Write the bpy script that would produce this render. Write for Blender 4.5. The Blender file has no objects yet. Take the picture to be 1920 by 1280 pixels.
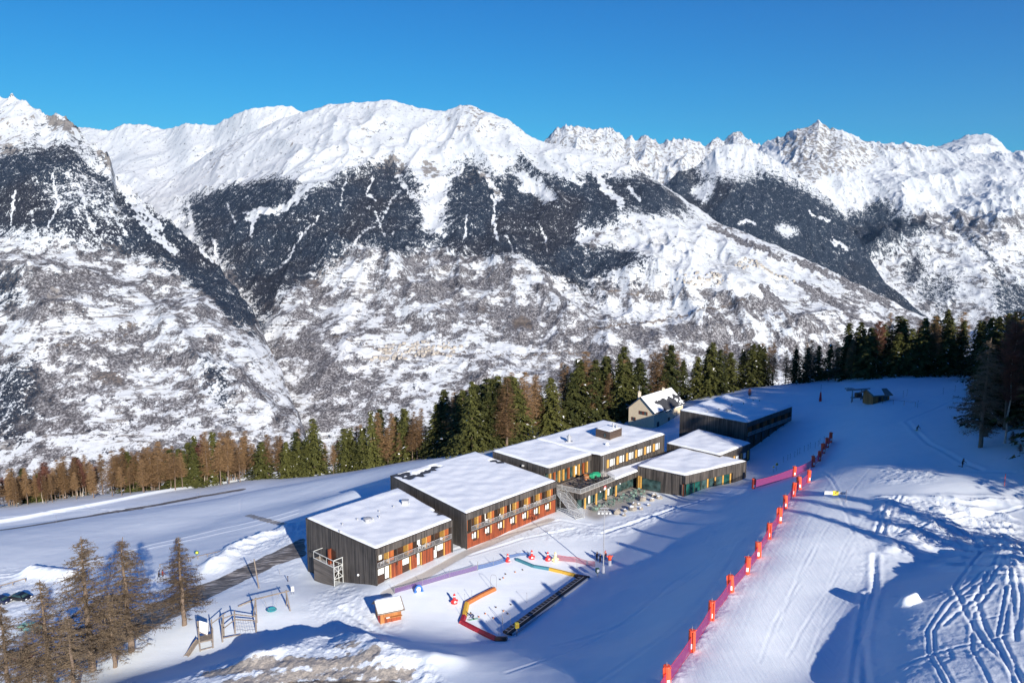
import bpy, bmesh, math, random
import numpy as np
from mathutils import Vector, Matrix
SC = bpy.context.scene
COL = SC.collection
# ------------------------------------------------------------ camera
F = 1440.0; PITCH = math.atan(220/F); CH = 62.0
CP, SP = math.cos(PITCH), math.sin(PITCH)
cam = bpy.data.cameras.new('camera'); camo = bpy.data.objects.new('camera', cam); COL.objects.link(camo)
cam.sensor_width = 36; cam.lens = 36*F/1920; cam.clip_start = 1; cam.clip_end = 90000
camo.location = (0, 0, CH); camo.rotation_euler = (math.pi/2-PITCH, 0, 0)
SC.camera = camo
# ------------------------------------------------------------ light
SUN_EL = math.radians(21.5); SUN_AZ = math.radians(25.0)     # behind the camera, 25 deg to its right
sd = Vector((math.sin(SUN_AZ)*math.cos(SUN_EL), -math.cos(SUN_AZ)*math.cos(SUN_EL), math.sin(SUN_EL)))
sl = bpy.data.lights.new('sun', 'SUN'); so = bpy.data.objects.new('sun', sl); COL.objects.link(so)
sl.energy = 4.9; sl.angle = math.radians(0.5); sl.color = (1.0, 0.915, 0.80)
so.rotation_euler = sd.to_track_quat('Z', 'Y').to_euler()
w = bpy.data.worlds.new('World'); SC.world = w; w.use_nodes = True
nt = w.node_tree; bg = nt.nodes['Background']
sky = nt.nodes.new('ShaderNodeTexSky'); sky.sky_type = 'NISHITA'; sky.sun_disc = False
sky.sun_elevation = SUN_EL; sky.sun_rotation = math.pi-SUN_AZ
sky.altitude = 1600; sky.air_density = 1.0; sky.dust_density = 0.1; sky.ozone_density = 3.0
sp = nt.nodes.new('ShaderNodeSeparateColor'); cb = nt.nodes.new('ShaderNodeCombineColor'); nt.links.new(sky.outputs[0], sp.inputs[0])
for i_, (p_, a_) in enumerate(((2.8, 0.6), (1.42, 0.95), (0.96, 0.98))):      # deepen the clear mountain sky channel by channel
    m0 = nt.nodes.new('ShaderNodeMath'); m0.operation = 'MULTIPLY'; m0.inputs[1].default_value = 0.1
    m1 = nt.nodes.new('ShaderNodeMath'); m1.operation = 'POWER'; m1.inputs[1].default_value = p_
    m2 = nt.nodes.new('ShaderNodeMath'); m2.operation = 'MULTIPLY'; m2.inputs[1].default_value = a_*10
    nt.links.new(sp.outputs[i_], m0.inputs[0]); nt.links.new(m0.outputs[0], m1.inputs[0]); nt.links.new(m1.outputs[0], m2.inputs[0]); nt.links.new(m2.outputs[0], cb.inputs[i_])
nt.links.new(cb.outputs[0], bg.inputs['Color'])
bg.inputs['Strength'].default_value = 0.078
SC.view_settings.view_transform = 'Standard'; SC.view_settings.look = 'None'
SC.view_settings.exposure = 0.60; SC.view_settings.gamma = 1.0
SC.cycles.max_bounces = 6; SC.cycles.transparent_max_bounces = 12
SC.cycles.use_denoising = True
# ------------------------------------------------------------ tags and helpers
def tag(o, label=None, cat=None, group=None, kind=None):
    if label: o['label'] = label
    if cat: o['category'] = cat
    if group: o['group'] = group
    if kind: o['kind'] = kind
    return o
def empty(name, loc=(0,0,0), rz=0, label=None, cat=None, group=None):
    o = bpy.data.objects.new(name, None); COL.objects.link(o); o.location = loc; o.rotation_euler = (0,0,rz)
    o.empty_display_size = 0.5
    return tag(o, label, cat, group)
def ray(px, py):
    u = (px-960)/F; v = (py-640)/F
    return np.array([u, CP-v*SP, -SP-v*CP])
def U(px, py, z):
    d = ray(px, py); t = (z-CH)/d[2]
    return Vector((d[0]*t, d[1]*t, z))
def R3(px, py, r):
    "the point seen at a picture place whose horizontal distance forward is r"
    d = ray(px, py); t = r/d[1]
    return (d[0]*t, r, CH+d[2]*t)
def proj(x, y, z):
    de = y*CP+(CH-z)*SP; v = (CH-z)*CP-y*SP
    return 960+F*x/de, 640+F*v/de
# ------------------------------------------------------------ numpy noise
_rs = np.random.RandomState(7); PERM = np.concatenate([_rs.permutation(256)]*3); GR = _rs.rand(256)*2*np.pi
def gnoise(x, y, seed=0):
    x = np.asarray(x, float)+seed*17.31; y = np.asarray(y, float)+seed*9.17
    xi = np.floor(x).astype(int); yi = np.floor(y).astype(int); xf = x-xi; yf = y-yi
    fx = xf*xf*xf*(xf*(xf*6-15)+10); fy = yf*yf*yf*(yf*(yf*6-15)+10)
    def g(ix, iy, dx, dy):
        h = PERM[PERM[ix & 255]+(iy & 255)]; a = GR[h]; return np.cos(a)*dx+np.sin(a)*dy
    n00 = g(xi, yi, xf, yf); n10 = g(xi+1, yi, xf-1, yf); n01 = g(xi, yi+1, xf, yf-1); n11 = g(xi+1, yi+1, xf-1, yf-1)
    return (n00*(1-fx)+n10*fx)*(1-fy)+(n01*(1-fx)+n11*fx)*fy
def fbm(x, y, o=5, seed=0, gain=0.5):
    s = 0; a = 1
    for i in range(o):
        s = s+a*gnoise(x, y, seed+i); a *= gain; x = x*2.03; y = y*2.03
    return s
def ridged(x, y, o=5, seed=0, gain=0.55):
    s = 0; a = 1; w_ = 1
    for i in range(o):
        n = (1-np.abs(gnoise(x, y, seed+i))*2.2); n = np.clip(n, 0, 1)**2
        s = s+a*n*w_; w_ = np.clip(n*1.6, 0, 1); a *= gain; x = x*2.07; y = y*2.07
    return s
def sstep(a, b, x):
    t = np.clip((x-a)/(b-a), 0, 1); return t*t*(3-2*t)
def in_poly(px, py, poly):
    c = np.zeros(px.shape, bool); n = len(poly)
    for i in range(n):
        x0, y0 = poly[i]; x1, y1 = poly[(i+1) % n]
        if y0 == y1: continue
        c ^= ((y0 > py) != (y1 > py)) & (px < (x1-x0)*(py-y0)/(y1-y0)+x0)
    return c
def dline(px, py, pts):
    d = np.full(px.shape, 1e9)
    for (x0, y0), (x1, y1) in zip(pts[:-1], pts[1:]):
        dx = x1-x0; dy = y1-y0; t = np.clip(((px-x0)*dx+(py-y0)*dy)/(dx*dx+dy*dy+1e-9), 0, 1)
        d = np.minimum(d, np.hypot(px-x0-t*dx, py-y0-t*dy))
    return d
def blur(a, k):
    for ax in (0, 1):
        p = np.pad(a, [(k, k) if i == ax else (0, 0) for i in (0, 1)], 'edge').cumsum(ax)
        p = np.concatenate([np.zeros_like(np.take(p, [0], ax)), p], ax); n = a.shape[ax]
        a = (np.take(p, range(2*k+1, 2*k+1+n), ax)-np.take(p, range(0, n), ax))/(2*k+1)
    return a
def grid_mesh(name, X, Y, Z, attrs, material, smooth=True):
    h, wd = X.shape; co = np.stack([X, Y, Z], -1).reshape(-1, 3).astype(np.float32)
    i = np.arange(h*wd).reshape(h, wd)
    f = np.stack([i[:-1, :-1], i[:-1, 1:], i[1:, 1:], i[1:, :-1]], -1).reshape(-1, 4)
    me = bpy.data.meshes.new(name); me.vertices.add(len(co)); me.vertices.foreach_set('co', co.ravel())
    me.loops.add(f.size); me.loops.foreach_set('vertex_index', f.ravel().astype(np.int32))
    me.polygons.add(len(f)); me.polygons.foreach_set('loop_start', np.arange(0, f.size, 4, dtype=np.int32))
    me.polygons.foreach_set('use_smooth', np.full(len(f), smooth))
    me.update(calc_edges=True)
    for k, a in attrs.items():
        at = me.attributes.new(k, 'FLOAT', 'POINT'); at.data.foreach_set('value', a.ravel().astype(np.float32))
    me.materials.append(material)
    o = bpy.data.objects.new(name, me); COL.objects.link(o); return o
# ------------------------------------------------------------ materials
class NG:
    def __init__(s, name):
        s.m = bpy.data.materials.new(name); s.m.use_nodes = True; s.t = s.m.node_tree; s.b = s.t.nodes['Principled BSDF']
        s.b.inputs['Roughness'].default_value = 0.8
    def n(s, ty, **kw):
        nd = s.t.nodes.new(ty)
        for k, v in kw.items():
            if k.startswith('i_'): nd.inputs[k[2:].replace('_', ' ')].default_value = v
            else: setattr(nd, k, v)
        return nd
    def l(s, a, b): s.t.links.new(a, b)
    def coord(s, scale=(1,1,1), kind='Object'):
        tc = s.n('ShaderNodeTexCoord'); mp = s.n('ShaderNodeMapping'); mp.inputs['Scale'].default_value = scale
        s.l(tc.outputs[kind], mp.inputs['Vector']); return mp.outputs[0]
    def noise(s, scale, vec, detail=4, rough=0.55, dist=0.0):
        nd = s.n('ShaderNodeTexNoise'); nd.inputs['Scale'].default_value = scale; nd.inputs['Detail'].default_value = detail
        nd.inputs['Roughness'].default_value = rough; nd.inputs['Distortion'].default_value = dist
        s.l(vec, nd.inputs['Vector']); return nd.outputs['Fac']
    def math(s, op, a, b=None, c=None, clamp=False):
        nd = s.n('ShaderNodeMath', operation=op); nd.use_clamp = clamp
        for i, v in enumerate((a, b, c)):
            if v is None: continue
            if isinstance(v, (int, float)): nd.inputs[i].default_value = v
            else: s.l(v, nd.inputs[i])
        return nd.outputs[0]
    def step(s, x, a, b):
        nd = s.n('ShaderNodeMapRange', interpolation_type='SMOOTHSTEP')
        nd.inputs['From Min'].default_value = a; nd.inputs['From Max'].default_value = b; s.l(x, nd.inputs['Value']); return nd.outputs[0]
    def attr(s, name):
        nd = s.n('ShaderNodeAttribute', attribute_name=name); return nd.outputs['Fac']
    def mix(s, fac, a, b):
        nd = s.n('ShaderNodeMix', data_type='RGBA')
        for k, v in ((0, fac), (6, a), (7, b)):
            if isinstance(v, (int, float)): nd.inputs[k].default_value = v
            elif isinstance(v, tuple): nd.inputs[k].default_value = (*v, 1)
            else: s.l(v, nd.inputs[k])
        return nd.outputs[2]
    def ramp(s, fac, stops):
        nd = s.n('ShaderNodeValToRGB'); cr = nd.color_ramp
        while len(cr.elements) < len(stops): cr.elements.new(0.5)
        for e, (p, c) in zip(cr.elements, stops): e.position = p; e.color = (*c, 1)
        s.l(fac, nd.inputs[0]); return nd.outputs[0]
    def bump(s, h, strength=0.5, dist=0.1, prev=None):
        nd = s.n('ShaderNodeBump'); nd.inputs['Strength'].default_value = strength; nd.inputs['Distance'].default_value = dist
        s.l(h, nd.inputs['Height'])
        if prev is not None: s.l(prev, nd.inputs['Normal'])
        return nd.outputs[0]
    def out(s, col=None, nrm=None, rough=None):
        if col is not None:
            if isinstance(col, tuple): s.b.inputs['Base Color'].default_value = (*col, 1)
            else: s.l(col, s.b.inputs['Base Color'])
        if nrm is not None: s.l(nrm, s.b.inputs['Normal'])
        if rough is not None: s.b.inputs['Roughness'].default_value = rough
        return s.m
def mountain_mat():
    g = NG('mountain_cover'); P = g.coord((1,1,1))
    snow = g.ramp(g.noise(1/600, P, 5), [(0.3, (0.56, 0.60, 0.64)), (0.7, (0.65, 0.675, 0.70))])
    big = g.noise(1.0, g.coord((1/260, 1/260, 1/170)), 6, 0.62)
    Ps = g.coord((1/11, 1/11, 1/26)); tree = g.noise(1.0, Ps, 4, 0.72); mid = g.noise(1.0, g.coord((1/70, 1/70, 1/130)), 6, 0.72)
    Pt = g.coord((1/260, 1/260, 1/11)); terr = g.noise(1.0, Pt, 4, 0.6, 0.3)
    rk = g.noise(1.0, g.coord((1/60, 1/60, 1/150)), 6, 0.7)
    # shrub belt: bare woods, hedges and terrace walls
    sa = g.attr('shrub')
    sh = g.math('ADD', g.math('MULTIPLY', big, 2.1), g.math('MULTIPLY', tree, 1.1))
    sh = g.math('ADD', g.math('ADD', sh, g.math('MULTIPLY', sa, 0.8)), g.math('MULTIPLY', g.math('SUBTRACT', mid, 0.5), 2.2))
    shm = g.step(sh, 1.90, 1.97)
    te = g.step(g.math('ADD', terr, g.math('MULTIPLY', sa, 0.22)), 0.625, 0.67)
    te = g.math('MULTIPLY', te, g.step(sa, 0.15, 0.35))
    te = g.math('MULTIPLY', te, g.step(mid, 0.42, 0.54))
    shc = g.ramp(tree, [(0.3, (0.035, 0.034, 0.040)), (0.49, (0.095, 0.088, 0.092)), (0.62, (0.40, 0.40, 0.42))])
    col = g.mix(g.math('MULTIPLY', te, 0.85), snow, (0.14, 0.115, 0.095))
    hd = g.step(g.noise(1.0, g.coord((1/130, 1/130, 1/26)), 6, .75, .8), .575, .61)
    col = g.mix(g.math('MULTIPLY', g.math('MAXIMUM', shm, hd), g.step(sa, 0.05, 0.2)), col, shc)
    br = g.step(g.math('ADD', g.attr('brown'), g.math('MULTIPLY', g.math('SUBTRACT', tree, 0.5), 1.3)), 0.38, 0.6)
    col = g.mix(g.math('MULTIPLY', br, 0.9), col, g.ramp(terr, [(0.4, (0.10, 0.078, 0.062)), (0.6, (0.19, 0.155, 0.13))]))
    ra = g.step(g.math('ADD', g.attr('rock'), g.math('MULTIPLY', g.math('SUBTRACT', rk, 0.5), 2.2)), 0.50, 0.62)
    col = g.mix(ra, col, g.ramp(rk, [(0.35, (0.10, 0.095, 0.095)), (0.6, (0.27, 0.25, 0.235))]))
    fa = g.attr('forest')
    fo = g.math('ADD', fa, g.math('MULTIPLY', g.math('SUBTRACT', tree, 0.5), 2.8))
    st = g.noise(1.0, g.coord((1/42, 1/42, 1/210)), 4, 0.7); fo = g.math('ADD', fo, g.math('MULTIPLY', g.math('SUBTRACT', st, 0.5), g.math('SUBTRACT', 3.0, g.math('MULTIPLY', fa, 1.5))))
    fo = g.math('ADD', fo, g.math('MULTIPLY', g.math('SUBTRACT', mid, 0.5), 1.0))
    fm = g.step(fo, 0.50, 0.60)
    fc = g.ramp(tree, [(0.34, (0.007, 0.012, 0.026)), (0.54, (0.016, 0.025, 0.043)), (0.66, (0.10, 0.12, 0.15))])  # dark conifer green shifted to navy: distance haze put into the colour
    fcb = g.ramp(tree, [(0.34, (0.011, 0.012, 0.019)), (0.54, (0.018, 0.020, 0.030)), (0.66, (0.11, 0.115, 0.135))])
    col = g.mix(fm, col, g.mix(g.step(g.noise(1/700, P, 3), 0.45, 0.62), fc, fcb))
    h = g.math('ADD', g.math('MULTIPLY', rk, 1.0), g.math('MULTIPLY', tree, g.math('ADD', g.math('MULTIPLY', fm, 1.2), 0.05)))
    n1 = g.bump(h, 0.55, 16)
    g.b.inputs['Specular IOR Level'].default_value = 0.15
    return g.out(col, n1, 0.85)
MTN = mountain_mat()
# ------------------------------------------------------------ mountains, each a height field at its real distance
def interp_ctrl(pts):
    k = []; e = []; r = []
    for px, py, rr in pts:
        x, y, z = R3(px, py, rr); k.append(x/y); e.append(z); r.append(rr)
    return np.array(k), np.array(e), np.array(r)
def massif(name, crest, base, amp, crest_amp, cover, cols, rows, power=1.1, gull=(260, 1500), seed=1, k0=None, k1=None, backslope=0.6, label=None, big=900, smooth=1.0):
    ck, ce, cr = interp_ctrl(crest); bk, be, br = interp_ctrl(base)
    K = np.linspace(ck[0] if k0 is None else k0, ck[-1] if k1 is None else k1, cols)
    zc = np.interp(K, ck, ce); rc = np.interp(K, ck, cr); zb = np.interp(K, bk, be); rb = np.interp(K, bk, br)
    def gs(a, f):
        n = max(3, int(cols*f)); kk = np.hanning(2*n+1); kk /= kk.sum(); return np.convolve(np.pad(a, n, 'reflect', reflect_type='odd'), kk, 'valid')
    rs_ = gs(rc, .07); zc = CH+(zc-CH)*rs_/rc; rc = rs_; zs = gs(zc, .06)
    t = np.concatenate([np.linspace(0, 1, rows), 1+np.linspace(0.02, 0.6, 22)])[:, None]
    Kg = np.repeat(K[None, :], len(t), 0)
    Rr = rb+(rc-rb)*t
    # small lateral wobble so rows and columns never line up
    Z = np.where(t <= 1, zb+(zs-zb)*np.minimum(t, 1)**power+(zc-zs)*sstep(.62, 1, t)**1.5, zc-(Rr-rc)*backslope)
    X = Kg*Rr; Y = Rr+0*Kg
    g1 = ridged(X/big, Y/(big*1.2), 4, seed); g2 = ridged(X/gull[0]+0.4*gnoise(X/700, Y/700, seed), Y/gull[1], 4, seed+3)
    g3 = fbm(X/160, Y/160, 4, seed+8)
    env = np.sin(np.pi*np.clip(t, 0, 1)); env = np.where(t > 1, 0.35, env)
    sm = smooth*sstep(.42, .62, t+.06*gnoise(X/500, Y/500, 3)); Z = Z+amp*env*1.5*sm*fbm(X/1500, Y/1300, 5, seed+12, .42)+amp*.28*sm*ridged(X/420+gnoise(X/900, Y/900, 2), Y/900, 3, seed+2)*np.clip((1.03-t)*6, .15, 1)
    Z = Z+amp*env*(1-sm)*(0.4+0.6*sstep(.3, .6, t))*((g1-0.6)*1.0+(g2-0.6)*0.28*np.where(t < 0.62, 0.45+0.55*np.clip(t/0.5, 0, 1), np.clip((1-t)/0.38, 0.12, 1)))+amp*0.07*g3*(0.25+env)
    edge = np.exp(-((t-1)/0.05)**2)
    Z = Z+crest_amp*(ridged(X/(big*0.16), Y/(big*0.5), 4, seed+5, 0.6)-0.75)*np.exp(-((t-1)/0.12)**2)
    px, py = proj(X, Y, Z)
    at = {k: np.zeros(px.shape) for k in ('forest', 'shrub', 'rock', 'brown')}
    wx = px+12*fbm(px/40, py/50, 5, 31, .6); wy = py+14*fbm(px/30, py/60, 5, 35, .65)
    for kind, val, shape, wdt in cover:
        if wdt is None: m = in_poly(wx, wy, shape).astype(float); m = blur(blur(m, 9), 8) if kind == 'forest' else blur(blur(m, 3), 2)
        else: m = 1-sstep(wdt*0.4, wdt*1.2, dline(wx*0.75+px*0.25, wy*0.6+py*0.4, shape)+wdt*1.2*gnoise(px/7, py/7, 9))
        if kind == 'clear':
            for k in ('forest', 'rock', 'shrub', 'brown'): at[k] = at[k]*(1-m*val)
        else: at[kind] = np.maximum(at[kind]*(1-m), at[kind]*(1-m)+m*val)
    o = grid_mesh(name, X, Y, Z, at, MTN); tag(o, label, None, None, 'structure')
    return o, (X, Y, Z, px, py)
cvC = [
 ('rock', .23, [(200,150),(1400,150),(1400,470),(1000,420),(600,400),(200,420)], None),
 ('shrub', .38, [(-200,430),(300,450),(520,500),(700,440),(900,470),(1100,440),(1290,395),(1460,450),(1600,520),(1760,600),(1900,700),(1900,1000),(-200,1000)], None),
 ('shrub', .12, [(1120,440),(1290,400),(1420,450),(1560,510),(1500,560),(1350,545),(1200,530),(1130,500)], None),
 ('shrub', .18, [(1130,560),(1300,560),(1350,590),(1240,625),(1150,600)], None),
 ('shrub', .60, [(760,470),(950,500),(960,560),(900,600),(780,560),(740,510)], None),
 ('shrub', .62, [(940,560),(1000,565),(1010,620),(950,640)], None),
 ('shrub', .55, [(560,620),(620,610),(640,700),(600,780),(540,760),(570,690)], None),
 ('shrub', .58, [(840,700),(960,690),(1010,650),(1100,640),(1220,650),(1260,690),(900,790)], None),
 ('shrub', .55, [(1130,640),(1280,600),(1420,650),(1500,700),(1130,720)], None),
 ('brown', .75, [(490,730),(540,755),(560,830),(480,830),(470,780)], None),
 ('brown', .75, [(480,650),(515,650),(525,740),(480,730),(465,690)], None),
 ('brown', .62, [(960,590),(1000,600),(1005,620),(965,620)], None),
 ('brown', .5, [(600,480),(640,470),(650,500),(600,540),(560,545)], None),
 ('brown', .45, [(880,570),(910,565),(930,590),(890,600)], None),
 ('brown', 1.0, [(1100,618),(1180,608),(1250,600),(1330,578),(1400,563)], 1.6),
 ('brown', 1.0, [(950,670),(1060,660),(1150,680)], 1.2),
 ('brown', .9, [(620,625),(720,660),(800,660),(950,665)], 1.2),
 ('brown', .9, [(1130,545),(1230,553)], 1.5),
 ('forest', .92, [(335,372),(420,350),(500,332),(560,338),(585,350),(640,325),(700,302),(735,298),(770,318),(790,345),(796,380),(800,420),(812,440),(835,440),(830,400),(836,350),(852,318),(868,296),(890,300),(925,330),(960,318),(975,290),(990,290),(1000,322),(1060,335),(1130,325),(1200,325),(1260,355),(1305,400),(1270,405),(1180,402),(1130,425),(1085,440),(1100,470),(1190,466),(1235,490),(1150,510),(1118,520),(1095,560),(1060,520),(1000,500),(960,480),(880,484),(800,462),(770,470),(740,482),(700,455),(640,478),(580,520),(530,550),(490,600),(470,570),(420,500),(370,450),(345,400)], None),
 ('forest', .62, [(470,590),(520,560),(500,640),(475,660),(455,620)], None),
 ('forest', .5, [(1100,520),(1140,520),(1135,570),(1105,575)], None),
 ('clear', .8, [(700,330),(690,360),(705,380)], 2.2), ('clear', .7, [(650,340),(640,380)], 1.7), ('clear', .8, [(600,400),(560,450),(530,500)], 1.7), ('clear', .6, [(700,400),(720,440)], 2.8), ('clear', .7, [(430,380),(440,420)], 2.2), ('clear', .7, [(880,400),(870,450)], 1.7), ('clear', .6, [(1010,420),(1030,470)], 2.2),
 ('clear', .8, [(1000,300),(1030,320),(1080,330)], 3.9), ('clear', .8, [(1180,350),(1200,380)], 2.2), ('clear', .6, [(950,440),(960,470)], 2.8), ('clear', .5, [(750,360),(700,420),(660,460)], 2.8),
 ('clear', .9, [(585,345),(560,372),(520,392),(478,398),(470,408)], 9),
 ('clear', .9, [(478,398),(470,440)], 3),
 ('clear', .85, [(352,385),(362,420),(350,450),(372,480),(392,500)], 4),
 ('clear', .8, [(405,450),(412,500)], 3),
 ('clear', 1, [(832,340),(818,375),(806,400),(815,420),(828,440)], 7),
 ('clear', .7, [(745,330),(780,370),(805,395)], 6),
 ('clear', .9, [(870,310),(840,350),(824,390)], 4),
 ('clear', 1, [(962,330),(985,328),(1012,345),(1048,372),(1020,376),(995,366),(970,355),(985,345)], None),
 ('clear', .9, [(920,365),(930,380),(928,420),(932,450)], 2.2),
 ('clear', .95, [(1115,325),(1135,350),(1165,385)], 8),
 ('clear', .8, [(1050,320),(1090,345),(1070,330)], 6),
 ('clear', .9, [(1090,430),(1110,445),(1085,452)], 8),
 ('clear', .9, [(905,330),(930,350),(935,372)], 8),
 ('rock', .70, [(735,290),(748,282),(765,320),(745,335),(700,310)], None),
 ('rock', .62, [(795,300),(835,320),(815,345),(780,330)], None),
 ('rock', .72, [(880,315),(905,325),(945,352),(940,375),(910,352),(885,345),(872,380),(862,360)], None),
 ('rock', .42, [(835,205),(880,200),(935,215),(960,235),(900,250),(860,240),(828,222)], None),
 ('rock', .5, [(878,200),(892,205),(896,222),(880,224)], None),
 ('rock', .36, [(590,250),(610,240),(620,265),(590,275)], None),
 ('rock', .42, [(660,240),(700,240),(705,265),(665,268)], None),
 ('rock', .35, [(640,205),(740,215),(740,235),(650,225)], None),
 ('rock', .38, [(400,290),(440,270),(480,262),(450,290),(410,320),(385,320)], None),
 ('rock', .34, [(500,258),(560,262),(570,290),(540,305),(500,280)], None),
 ('shrub', .8, [(1010,490),(1040,540),(1060,570),(1020,600)], 5),
 ('shrub', .85, [(1430,535),(1480,590),(1560,650)], 7),
 ('shrub', .8, [(1330,585),(1400,630),(1450,680)], 6),
 ('shrub', .8, [(1500,530),(1600,590),(1680,640)], 7),
 ('shrub', .9, [(1330,425),(1450,475),(1560,515),(1650,565),(1760,620)], 6),
 ('shrub', .8, [(1380,560),(1470,640),(1520,690)], 5),
]
cvL = [
 ('rock', .26, [(-200,150),(400,150),(400,470),(-200,420)], None),
 ('shrub', .40, [(-300,430),(500,470),(900,1000),(-300,1000)], None),
 ('shrub', .62, [(-100,470),(70,490),(130,520),(100,600),(60,620),(-100,640)], None),
 ('shrub', .6, [(150,610),(260,620),(280,660),(230,720),(150,700)], None),
 ('forest', .55, [(-100,480),(60,500),(30,580),(-100,600)], None),
 ('forest', .68, [(-100,690),(40,670),(90,720),(70,770),(40,830),(-100,840)], None),
 ('forest', .55, [(380,640),(420,690),(450,760),(440,800),(400,760),(370,700)], None),
 ('brown', .62, [(215,600),(255,600),(265,620),(225,625)], None),
 ('brown', .45, [(240,665),(290,660),(300,675),(245,680)], None),
 ('brown', .5, [(160,690),(230,690),(235,720),(170,725)], None),
 ('brown', .9, [(0,668),(120,650),(240,630)], 1.3),
 ('brown', .45, [(250,820),(320,815),(310,840),(240,840)], None),
 ('forest', .93, [(-200,300),(20,292),(60,275),(110,270),(150,285),(190,325),(215,350),(290,400),(360,430),(420,500),(490,590),(485,620),(440,610),(390,560),(340,520),(285,490),(240,475),(170,455),(100,440),(30,440),(-200,440)], None),
 ('forest', .58, [(130,320),(200,340),(250,420),(200,440),(140,400),(60,360)], None),
 ('clear', .7, [(30,360),(20,420)], 3.0), ('clear', .7, [(100,330),(110,380),(90,420)], 3.0), ('clear', .7, [(150,350),(165,400),(180,440)], 3.6), ('clear', .6, [(60,400),(70,440)], 3.6), ('clear', .7, [(210,400),(240,440)], 3.0),
 ('clear', .95, [(228,358),(262,395),(300,425)], 9),
 ('clear', .85, [(262,412),(330,470)], 7),
 ('clear', .9, [(250,352),(300,378),(350,430),(400,492)], 5),
 ('clear', .7, [(215,305),(260,350),(330,400)], 5),
 ('rock', .78, [(85,212),(130,215),(150,240),(152,262),(118,244),(95,250)], None),
 ('rock', .5, [(-60,248),(30,250),(60,280),(30,300),(-60,290)], None),
 ('rock', .7, [(180,278),(205,292),(215,325),(190,318)], None),
 ('rock', .45, [(0,215),(80,222),(60,232),(0,240)], None),
 ('rock', .55, [(0,236),(40,226),(86,218)], 3),
 ('forest', .4, [(-60,290),(30,280),(60,270),(70,230),(120,245),(160,290),(150,262),(200,320)], 6),
 ('rock', .5, [(80,540),(110,530),(120,560),(90,570)], None),
]
cvM2 = [
 ('shrub', .1, [(1200,300),(1700,300),(1800,700),(1200,700)], None),
 ('forest', .95, [(1200,330),(1265,325),(1300,316),(1330,333),(1400,335),(1440,322),(1500,350),(1555,385),(1590,412),(1640,470),(1700,540),(1790,640),(1500,640),(1440,560),(1300,450)], None),
 ('clear', .95, [(1290,360),(1320,334),(1345,340),(1330,368),(1316,385)], None),
 ('clear', .9, [(1445,428),(1480,420),(1505,432),(1480,440)], None),
 ('clear', .9, [(1390,418),(1415,416)], 4),
 ('clear', .9, [(1520,395),(1550,412)], 4),
 ('clear', .9, [(1556,455),(1585,466)], 4),
 ('rock', .6, [(1515,450),(1540,465),(1535,480),(1515,470)], None),
]
cvM3 = [
 ('shrub', .22, [(1560,450),(1700,400),(1980,390),(1980,700),(1560,700)], None),
 ('rock', .56, [(1440,262),(1500,238),(1535,228),(1570,240),(1590,300),(1540,350),(1500,340),(1470,300)], None),  # peak rock, cover raised so its grey also stands in for shaded faces
 ('rock', .52, [(1575,245),(1620,262),(1660,290),(1600,330),(1560,320)], None),
 ('rock', .48, [(1640,268),(1760,272),(1760,285),(1700,292),(1650,285)], None),
 ('rock', .26, [(1560,340),(1700,290),(1740,300),(1640,370),(1580,390)], None),
 ('forest', .95, [(1560,405),(1610,395),(1645,378),(1670,372),(1680,400),(1740,410),(1748,430),(1700,455),(1650,480),(1610,500),(1640,540),(1600,560),(1560,480)], None),
 ('forest', .92, [(1700,480),(1740,470),(1730,520),(1690,560),(1660,600),(1700,560)], None),
 ('forest', .8, [(1570,500),(1660,560),(1740,600),(1790,600),(1760,640),(1500,640)], None),
 ('forest', .6, [(1720,520),(1790,510),(1800,560),(1760,590),(1720,560)], None),
 ('forest', .75, [(1860,530),(1960,520),(1960,640),(1890,620),(1860,570)], None),
 ('forest', .55, [(1790,430),(1830,450),(1880,520)], 6),
 ('rock', .45, [(1800,352),(1850,360),(1845,372),(1800,362)], None),
 ('shrub', .5, [(1700,400),(1960,400),(1960,440),(1720,440)], None),
]
cvR = [('rock', .46, [(900,200),(2000,200),(2000,420),(900,420)], None)]
LC, gC = massif('mountain_slope', [(140,430,6600),(240,380,7200),(330,330,7600),(420,270,7700),(500,235,7600),(560,213,7600),(620,197,7600),(700,191,7500),(735,189,7500),(790,204,7400),(835,211,7300),(862,200,7300),(882,198,7300),(915,212,7200),(955,228,7100),(985,250,7000),(1010,264,6900),(1050,272,6800),(1120,288,6700),(1180,312,6600),(1240,345,6400),(1290,385,6200),(1340,415,6000),(1450,460,5700),(1560,510,5400),(1650,555,5200),(1745,602,5000),(1850,660,4800),(2000,720,4700)],
  [(-200,960,3000),(900,930,3000),(1400,860,3200),(2000,800,3600)], 150, 8, cvC, 1150, 520, 1.12, seed=3)
massif('mountain_spur', [(-300,170,6000),(-60,200,5900),(0,183,5700),(28,181,5700),(60,198,5600),(78,212,5550),(122,216,5500),(150,246,5400),(180,276,5300),(205,292,5200),(216,330,5100),(260,368,4950),(345,436,4700),(410,500,4500),(470,580,4200),(510,660,3900),(545,740,3600),(580,840,3200),(620,930,2900)],
  [(-300,960,2600),(620,960,2650)], 95, 20, cvL, 600, 420, 1.1, seed=11)
massif('mountain_bowl', [(60,250,11000),(150,238,11000),(200,246,11000),(235,233,11000),(275,234,11000),(310,243,11000),(350,232,10500),(400,235,10500),(440,216,10200),(470,204,10000),(500,200,10000),(545,199,10000),(570,214,10000),(640,240,10000)],
  [(60,460,7600),(640,430,8200)], 70, 14, [('rock', .28, [(430,235),(480,230),(480,250),(440,255)], None)], 360, 200, 1.2, seed=21)
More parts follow.
